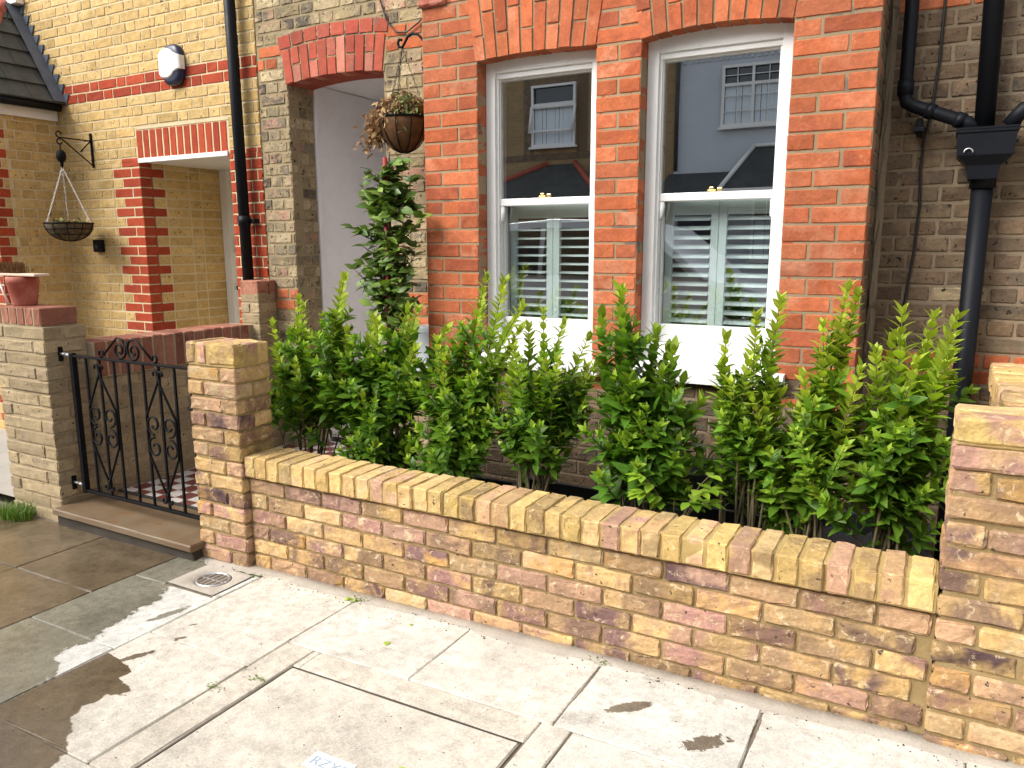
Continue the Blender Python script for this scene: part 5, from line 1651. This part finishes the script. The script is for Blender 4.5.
pill(mb, -2.205, 2.810, .110, .140, FY-.052, FY-.001); mb.build('case', M['navy'], ab)
mb = MB()
P = [(-.116, -.062), (-.10, -.085), (-.05, -.098), (-.012, -.098), (.022, -.085), (.050, -.060), (.085, -.048), (.117, -.042), (.117, .052), (.085, .060), (.050, .075), (.022, .098), (-.03, .112), (-.075, .104), (-.116, .072)]
P = [(x*.97, z*.98) for x, z in P]
vs = [(-2.205+x, FY-.056, 2.815+z) for x, z in P]+[(-2.205+x*1.01, FY-.012, 2.815+z) for x, z in P]+[(-2.205+x*.9, FY-.064, 2.815+z*.92) for x, z in P]
n = len(P)
mb.add(vs, [tuple(range(2*n, 3*n))]+[(i, (i+1) % n, (i+1) % n+n, i+n) for i in range(n)]+[(2*n+i, 2*n+(i+1) % n, (i+1) % n, i) for i in range(n)])
mb.build('cover', M['bell_white'], ab, False)
db = thing('doorbell', 'small square black box on the yellow wall right of the mossy basket', 'doorbell', (-3.28, FY, 1.5))
mb = MB(); rbox(mb, -3.335, -3.225, FY-.035, FY-.001, 1.475, 1.575, .006); mb.build('case', M['black_plastic'], db)
mb = MB(); lathe(mb, [(.0, 0), (.018, 0), (.02, .004), (.0, .006)], 0, 0, 14); o = mb.build('button', M['slate'], db); o.rotation_euler = (math.radians(90), 0, 0); o.location = Vector((-3.28, FY-.0352, 1.52))-db.location
dp = thing('downpipe', 'black downpipe on the yellow house between the white door and the old brick', 'downpipe', (-1.625, 1.48, 1.28))
mb = MB(); tube(mb, [(-1.555, 1.487, 4.2), (-1.522, 1.487, 1.0)], .038, 14); mb.build('pipe', M['black_plastic'], dp)
for zz in (1.66, 3.3):
    mb = MB(); tube(mb, [(-1.530, 1.487, zz), (-1.530, 1.487, zz+.07)], .043, 14); rbox(mb, -1.52, -1.45, 1.50, 1.549, zz+.02, zz+.05, .004); mb.build('bracket', M['black_plastic'], dp)

rp = thing('drainpipe', 'thick black drainpipe with a square hopper head on the brown brick wall', 'drainpipe', (2.88, 1.46, 0))
HX, HY, HZ = 2.905, 1.435, 1.985
mb = MB(); tube(mb, [(2.910, HY+.02, 1.80), (2.908, HY+.02, .03)], .041, 18); mb.build('pipe', M['black_plastic'], rp)
mb = MB()
n4 = [(-.115, .07), (.115, .07)]
def hop_ring(wx, wy, z): return [(HX+sx*wx, HY+.0+sy*wy, z) for sx, sy in ((-1, -1), (1, -1), (1, 1), (-1, 1))]
rings = [hop_ring(.112, .085, 1.995), hop_ring(.112, .085, 1.985), hop_ring(.106, .080, 1.98), hop_ring(.100, .078, 1.885), hop_ring(.060, .055, 1.845), hop_ring(.052, .05, 1.79), hop_ring(.098, .07, 1.99)]
vs = [p for r in rings[:6] for p in r]
fs = []
for i in range(5):
    for k in range(4): fs.append((i*4+k, (i+1)*4+k, (i+1)*4+(k+1) % 4, i*4+(k+1) % 4))
fs.append((3, 2, 1, 0)) if False else None
mb.add(vs, [f for f in fs if f])
rbox(mb, HX-.112, HX+.112, HY-.085, HY+.085, 1.972, 1.992, .005)
mb.build('hopper', M['black_plastic'], rp, False)
mb = MB(); tube(mb, [(2.910, HY+.02, 1.845), (2.910, HY+.02, 1.755)], .050, 18); mb.build('collar', M['black_plastic'], rp)
mb = MB(); tube(mb, [(2.85, HY+.02, 4.2), (2.895, HY+.02, 1.99)], .038, 16); mb.build('upper_pipe', M['black_plastic'], rp)
mb = MB()
tube(mb, [(2.578, HY+.02, 4.2), (2.587, HY+.02, 2.16), (2.595, HY+.02, 2.128), (2.629, HY+.015, 2.108), (2.835, HY-.01, 2.022), (2.862, HY-.01, 1.985)], .028, 14); mb.build('branch_pipe', M['black_plastic'], rp)
mb = MB(); tube(mb, [(3.4, HY, 2.10), (3.02, HY-.01, 2.055), (2.985, HY-.01, 2.0)], .036, 14); mb.build('branch_pipe', M['black_plastic'], rp)
for p0, p1 in (((2.675, HY+.010, 2.089), (2.705, HY+.007, 2.076)), ((2.79, HY-.005, 2.041), (2.82, HY-.009, 2.028)), ((2.5868, HY+.02, 2.22), (2.587, HY+.02, 2.16))):
    mb = MB(); tube(mb, [p0, p1], .033, 14); mb.build('collar', M['black_plastic'], rp)
mb = MB(); rbox(mb, 2.64, 2.665, HY+.02, FY-.001, 1.99, 2.06, .004); rbox(mb, 2.63, 2.675, HY-.01, HY+.03, 2.0, 2.018, .003); mb.build('bracket', M['black_plastic'], rp)
mb = MB()
tube(mb, [(HX-.06+.016*math.cos(a), HY-.084, 1.895+.016*math.sin(a)) for a in np.linspace(0, math.pi, 12)], .003, 5); mb.build('ring', M['zinc'], rp)
cb = MB()
tube(cb, [(2.715, FY-.012, 4.2), (2.705, FY-.012, 2.3), (2.69, FY-.012, 2.08), (2.672, FY-.02, 1.98), (2.668, FY-.014, 1.85), (2.678, FY-.012, 1.70), (2.672, FY-.012, 1.5), (2.650, FY-.012, 1.25), (2.640, FY-.012, .9), (2.64, FY-.012, .3)], .0058, 6)
tag(cb.build('cable', M['cable']), 'thin black cable hanging down the brown wall beside the drainpipe', 'cable')
cb = MB()
tube(cb, [(-.42, FY-.012, 3.4), (-.34, FY-.012, 3.05), (-.27, FY-.012, 2.86), (-.20, FY-.012, 2.785), (-.12, FY-.014, 2.775), (-.03, FY-.014, 2.82), (.02, FY-.012, 2.86)], .005, 6)
tag(cb.build('cable', M['cable']), 'thin black cable looped on the old wall above the dried basket', 'cable')

# pot with brush on the buff pier
pot = thing('plant_pot', 'terracotta flower pot standing on the red coping of the buff pier', 'pot', (-1.70, .08, 1.19))
mb = MB(); lathe(mb, [(.058, 1.190), (.064, 1.20), (.082, 1.318), (.084, 1.32), (.084, 1.352), (.078, 1.355), (.072, 1.34), (.0, 1.335)], -1.80, .085, 28, closed=False); mb.build('body', M['terracotta_dusty'], pot)
br = thing('broom_head', 'brown bristled broom head on a cream board lying across the terracotta pot', 'brush', (-1.74, .085, 1.356))
mb = MB(); rbox(mb, -2.02, -1.60, .04, .13, 1.357, 1.372, .005); mb.build('board', M['saucer'], br)
mb = MB()
for q in range(420):
    x = -2.02+.21*R_.random(); y = .05+.07*R_.random()
    tube(mb, [(x, y, 1.372), (x+R_.gauss(0, .006), y+R_.gauss(0, .008), 1.372+.062*R_.uniform(.85, 1.05))], .0016, 3, False)
mb.build('bristles', M['bristle'], br)
pp_ = MB(); tube(pp_, [(-1.895, .045, 1.20), (-1.95, .03, 1.34)], .006, 6)
tag(pp_.build('white_stick', M['bell_white']), 'thin white stick leaning on the terracotta pot', 'stick')

# ================================================================== OPPOSITE SIDE OF THE STREET (seen mirrored in the panes)
OY = -11.5
def far_window(parent, x0, x1, z0, z1, cols=2, bars=True, openlow=False):
    w = MB(); f = .055
    y = OY+.02
    rbox(w, x0, x0+f, y-.02, y+.04, z0, z1, .004); rbox(w, x1-f, x1, y-.02, y+.04, z0, z1, .004); rbox(w, x0+f, x1-f, y-.02, y+.04, z1-f, z1, .004); rbox(w, x0+f, x1-f, y-.02, y+.04, z0, z0+f, .004)
    for i in range(1, cols):
        xx = x0+(x1-x0)*i/cols; rbox(w, xx-f*.5, xx+f*.5, y-.02, y+.038, z0+f, z1-f, .004)
    zt_ = z1-(z1-z0)*.32
    rbox(w, x0+f, x1-f, y-.02, y+.036, zt_-f*.5, zt_+f*.5, .004)
    if bars:
        for i in range(cols):
            a, b = x0+(x1-x0)*i/cols, x0+(x1-x0)*(i+1)/cols
            rbox(w, .5*(a+b)-.008, .5*(a+b)+.008, y, y+.03, z0+f, z1-f, .002)
            for zz in (.25, .5, .83): rbox(w, a+.03, b-.03, y, y+.03, z0+(z1-z0)*zz-.008, z0+(z1-z0)*zz+.008, .002)
    if openlow:   # lower light tilted open
        c, s = math.cos(.22), math.sin(.22)
        for a, b, h0, h1 in ((x0-.02, x0+.04, 0, .62), (x1-.04, x1+.02, 0, .62), (x0+.04, x1-.04, 0, .06), (x0+.04, x1-.04, .56, .62)):
            zz0, zz1 = zt_-.02-h0*c, zt_-.02-h1*c
            y0_, y1_ = OY+.06+h0*s, OY+.06+h1*s
            w.add([(a, y0_, zz0), (b, y0_, zz0), (b, y1_, zz1), (a, y1_, zz1), (a, y0_-.04, zz0), (b, y0_-.04, zz0), (b, y1_-.04, zz1), (a, y1_-.04, zz1)], [(0, 1, 2, 3), (7, 6, 5, 4), (0, 4, 5, 1), (1, 5, 6, 2), (2, 6, 7, 3), (3, 7, 4, 0)])
    rbox(w, x0-.05, x1+.05, OY+.0, OY+.10, z0-.05, z0-.002, .004)
    wo = w.build('window', M['white_frame'], parent)
    g = MB(); rbox(g, x0+.02, x1-.02, OY-.03, OY-.02, z0+.02, z1-.02, .001); g.build('pane', M['car_glass'], wo)
    g = MB()
    n = 30
    vs = []
    for i in range(n+1):
        xx = x0+.06+(x1-x0-.12)*i/n
        for zz in (z0+.05, z0+(z1-z0)*.72): vs.append((xx, OY-.017+.004*math.sin(i*1.9), zz))
    g.add(vs, [(2*i, 2*i+2, 2*i+3, 2*i+1) for i in range(n)]); g.build('curtain', M['curtain'], wo)
hA = thing('terraced_house', 'yellow brick house across the street, mirrored in the left window pane', 'house', (-7, OY-2, 0))
mb = MB(); rbox(mb, -14, -2.43, OY-6, OY-.05, -.1, 6.6, .01); mb.build('wall', M['far_brick'], hA, False)
mb = MB()
for a, b, c, d in ((-6.05, -5.80, 3.6, 5.45), (-4.68, -4.43, 3.6, 5.45), (-5.80, -4.68, 5.12, 5.45), (-14, -2.62, 3.45, 3.6)):
    rbox(mb, a, b, OY-.06, OY-.043, c, d, .003)
mb.build('brick_trim', M['brown'], hA)
far_window(hA, -5.80, -4.70, 3.75, 5.10, 1, False, True)
mb = MB()
def hip_roof(mb, x0, x1, yb, yf, z0, z1, tx0, tx1):
    vs = [(x0, yb, z0), (x0, yf, z0), (x1, yf, z0), (x1, yb, z0), (tx0, yb, z1), (tx1, yb, z1)]
    mb.add(vs, [(1, 2, 5, 4), (0, 1, 4), (2, 3, 5), (0, 3, 2, 1)])
hip_roof(mb, -7.0, -3.6, OY, OY+1.3, 2.55, 3.35, -5.4, -4.7); r1 = mb.build('roof', M['slate'], hA, False)
mb = MB()
tube(mb, [(-7.0, OY+1.3, 2.57), (-5.4, OY+.02, 3.37)], .06, 8); tube(mb, [(-3.6, OY+1.3, 2.57), (-4.7, OY+.02, 3.37)], .06, 8); mb.build('hip_tile', M['terracotta'], r1)
mb = MB(); rbox(mb, -6.8, -3.8, OY, OY+1.1, 0, 2.5, .01); mb.build('porch', M['far_brick'], hA, False)
mb = MB(); prism_xz(mb, [(-14.2, 6.55), (-2.62, 6.55), (-2.62, 6.7), (-14.2, 6.7)], OY-6.2, OY+.3); mb.add([(-14.2, OY+.3, 6.7), (-2.62, OY+.3, 6.7), (-2.62, OY-3, 9.0), (-14.2, OY-3, 9.0), (-14.2, OY-6.2, 6.7), (-2.62, OY-6.2, 6.7)], [(0, 1, 2, 3), (3, 2, 5, 4), (0, 3, 4), (1, 5, 2)]); mb.build('roof', M['slate'], hA, False)
hB = thing('terraced_house', 'grey rendered house across the street, mirrored in the right window pane', 'house', (1, OY-2, 0))
mb = MB(); rbox(mb, -2.425, 3.4, OY-6, OY-.046, -.1, 6.4, .01)
for q in range(46): rbox(mb, -2.40+q*.125, -2.34+q*.125, OY-.05, OY-.012, 5.20, 5.27, .004)
rbox(mb, -2.42, 3.4, OY-.05, OY-.004, 5.275, 5.33, .006); mb.build('wall', M['grey_render'], hB, False)
far_window(hB, -1.45, -.20, 3.88, 5.08, 2, True)
far_window(hB, -.75, .45, 1.2, 2.45, 2, True)
mb = MB(); rbox(mb, -2.3, -1.45, OY-.02, OY+.01, 0, 2.05, .01); mb.build('door', M['navy'], hB)
mb = MB()
mb.add([(-2.5, OY+.9, 2.55), (-1.2, OY+.9, 2.55), (-1.2, OY, 3.0), (-2.5, OY, 3.0), (-2.5, OY+.9, 2.48), (-1.2, OY+.9, 2.48), (-1.2, OY, 2.48), (-2.5, OY, 2.48)], [(0, 1, 2, 3), (7, 6, 5, 4), (0, 4, 5, 1), (1, 5, 6, 2), (3, 7, 4, 0)])
hip_roof(mb, -1.15, 1.2, OY, OY+1.0, 2.6, 3.45, -.75, .8)
mb.build('roof', M['slate'], hB, False)
mb = MB(); mb.add([(-2.6, OY+.3, 6.4), (3.45, OY+.3, 6.4), (3.45, OY-3, 8.7), (-2.6, OY-3, 8.7), (-2.6, OY-6.2, 6.4), (3.45, OY-6.2, 6.4)], [(0, 1, 2, 3), (3, 2, 5, 4), (0, 3, 4), (1, 5, 2), (0, 4, 5, 1)]); mb.build('roof', M['slate'], hB, False)
mb = MB()
tube(mb, [(-.75, OY+.02, 3.48), (-1.15, OY+1.0, 2.62)], .045, 8); tube(mb, [(-.75, OY+.02, 3.48), (.8, OY+.02, 3.48)], .04, 8); rbox(mb, -1.15, 1.2, OY+.98, OY+1.02, 2.44, 2.60, .006); rbox(mb, -2.5, -1.2, OY+.88, OY+.92, 2.40, 2.50, .006)
mb.build('fascia', M['white'], hB)
mb = MB(); tube(mb, [(-2.36, OY+.03, 6.3), (-2.36, OY+.03, 3.05)], .04, 10); mb.build('downpipe', M['slate'], hB)
hC = thing('terraced_house', 'brick house across the street, right of the grey rendered one', 'house', (7, OY-2, 0))
mb = MB(); rbox(mb, 3.45, 13, OY-6, OY-.05, -.1, 6.5, .01); mb.build('wall', M['far_brick'], hC, False)
far_window(hC, 4.6, 5.8, 3.8, 5.1, 2, False); far_window(hC, 4.6, 6.2, 1.0, 2.5, 2, False)

# parked car, seen only as a reflection
car = thing('parked_car', 'silver car parked at the kerb behind the viewer, mirrored in the right pane', 'car', (-.9, -3.8, -.12))
mb = MB()
prof = [(-3.1, .35), (-3.12, .80), (-3.0, 1.02), (-2.75, 1.12), (-2.45, 1.62), (-2.1, 1.74), (-1.2, 1.80), (-.35, 1.77), (.0, 1.68), (.62, 1.16), (1.25, 1.02), (1.5, .88), (1.55, .5), (1.5, .32)]
n = len(prof)
ys = [(-2.98, .93), (-3.02, 1.0), (-3.9, 1.0), (-4.78, 1.0), (-4.82, .93)]
vs = []
for i, (yy, s) in enumerate(ys):
    for x, z in prof:
        top = max(0, (z-1.02)/.78)
        inset = .16*top
        y = yy+(-inset if i < 2 else (inset if i > 2 else 0))
        vs.append((x if s == 1 else (x+.8)*.985-.8, y, .02+z*1.0 if s == 1 else .03+z*.985))
fs = []
for i in range(4):
    for k in range(n): fs.append((i*n+k, i*n+(k+1) % n, (i+1)*n+(k+1) % n, (i+1)*n+k))
fs.append(tuple(range(n-1, -1, -1))); fs.append(tuple(range(4*n, 5*n)))
mb.add(vs, fs); mb.build('body', M['car_paint'], car)
for win in ([(-2.55, 1.18), (-2.30, 1.62), (-1.35, 1.70), (-1.35, 1.16)], [(-1.28, 1.16), (-1.28, 1.70), (-.35, 1.67), (.02, 1.56), (.45, 1.18)]):
    for yy, s in ((-2.98, 1), (-4.82, -1)):
        mb = MB()
        vs = []
        for x, z in win:
            ins = .16*max(0, (z-1.02)/.78)
            vs.append((x, yy-s*ins+s*.012, z+.02))
        for x, z in win:
            ins = .16*max(0, (z-1.02)/.78)
            vs.append((x, yy-s*ins-s*.02, z+.02))
        m = 4 if len(win) == 4 else 5
        mb.add(vs, [tuple(range(m)), tuple(range(2*m-1, m-1, -1))]+[(i, i+m, (i+1) % m+m, (i+1) % m) for i in range(m)])
        mb.build('window', M['car_glass'], car, False)
for wx in (-2.25, .78):
    for wy in (-3.06, -4.74):
        mb = MB()
        lathe(mb, [(.20, -.11), (.31, -.11), (.335, -.08), (.335, .08), (.31, .11), (.20, .11)], 0, 0, 28, closed=True)
        o = mb.build('wheel', M['rubber'], car); o.rotation_euler = (math.radians(90), 0, 0); o.location = Vector((wx, wy, .215))-car.location
        mb = MB(); lathe(mb, [(.0, -.06), (.20, -.09), (.205, .09), (.0, .06)], 0, 0, 20)
        q = mb.build('rim', M['zinc'], o); q.location = (0, 0, 0)
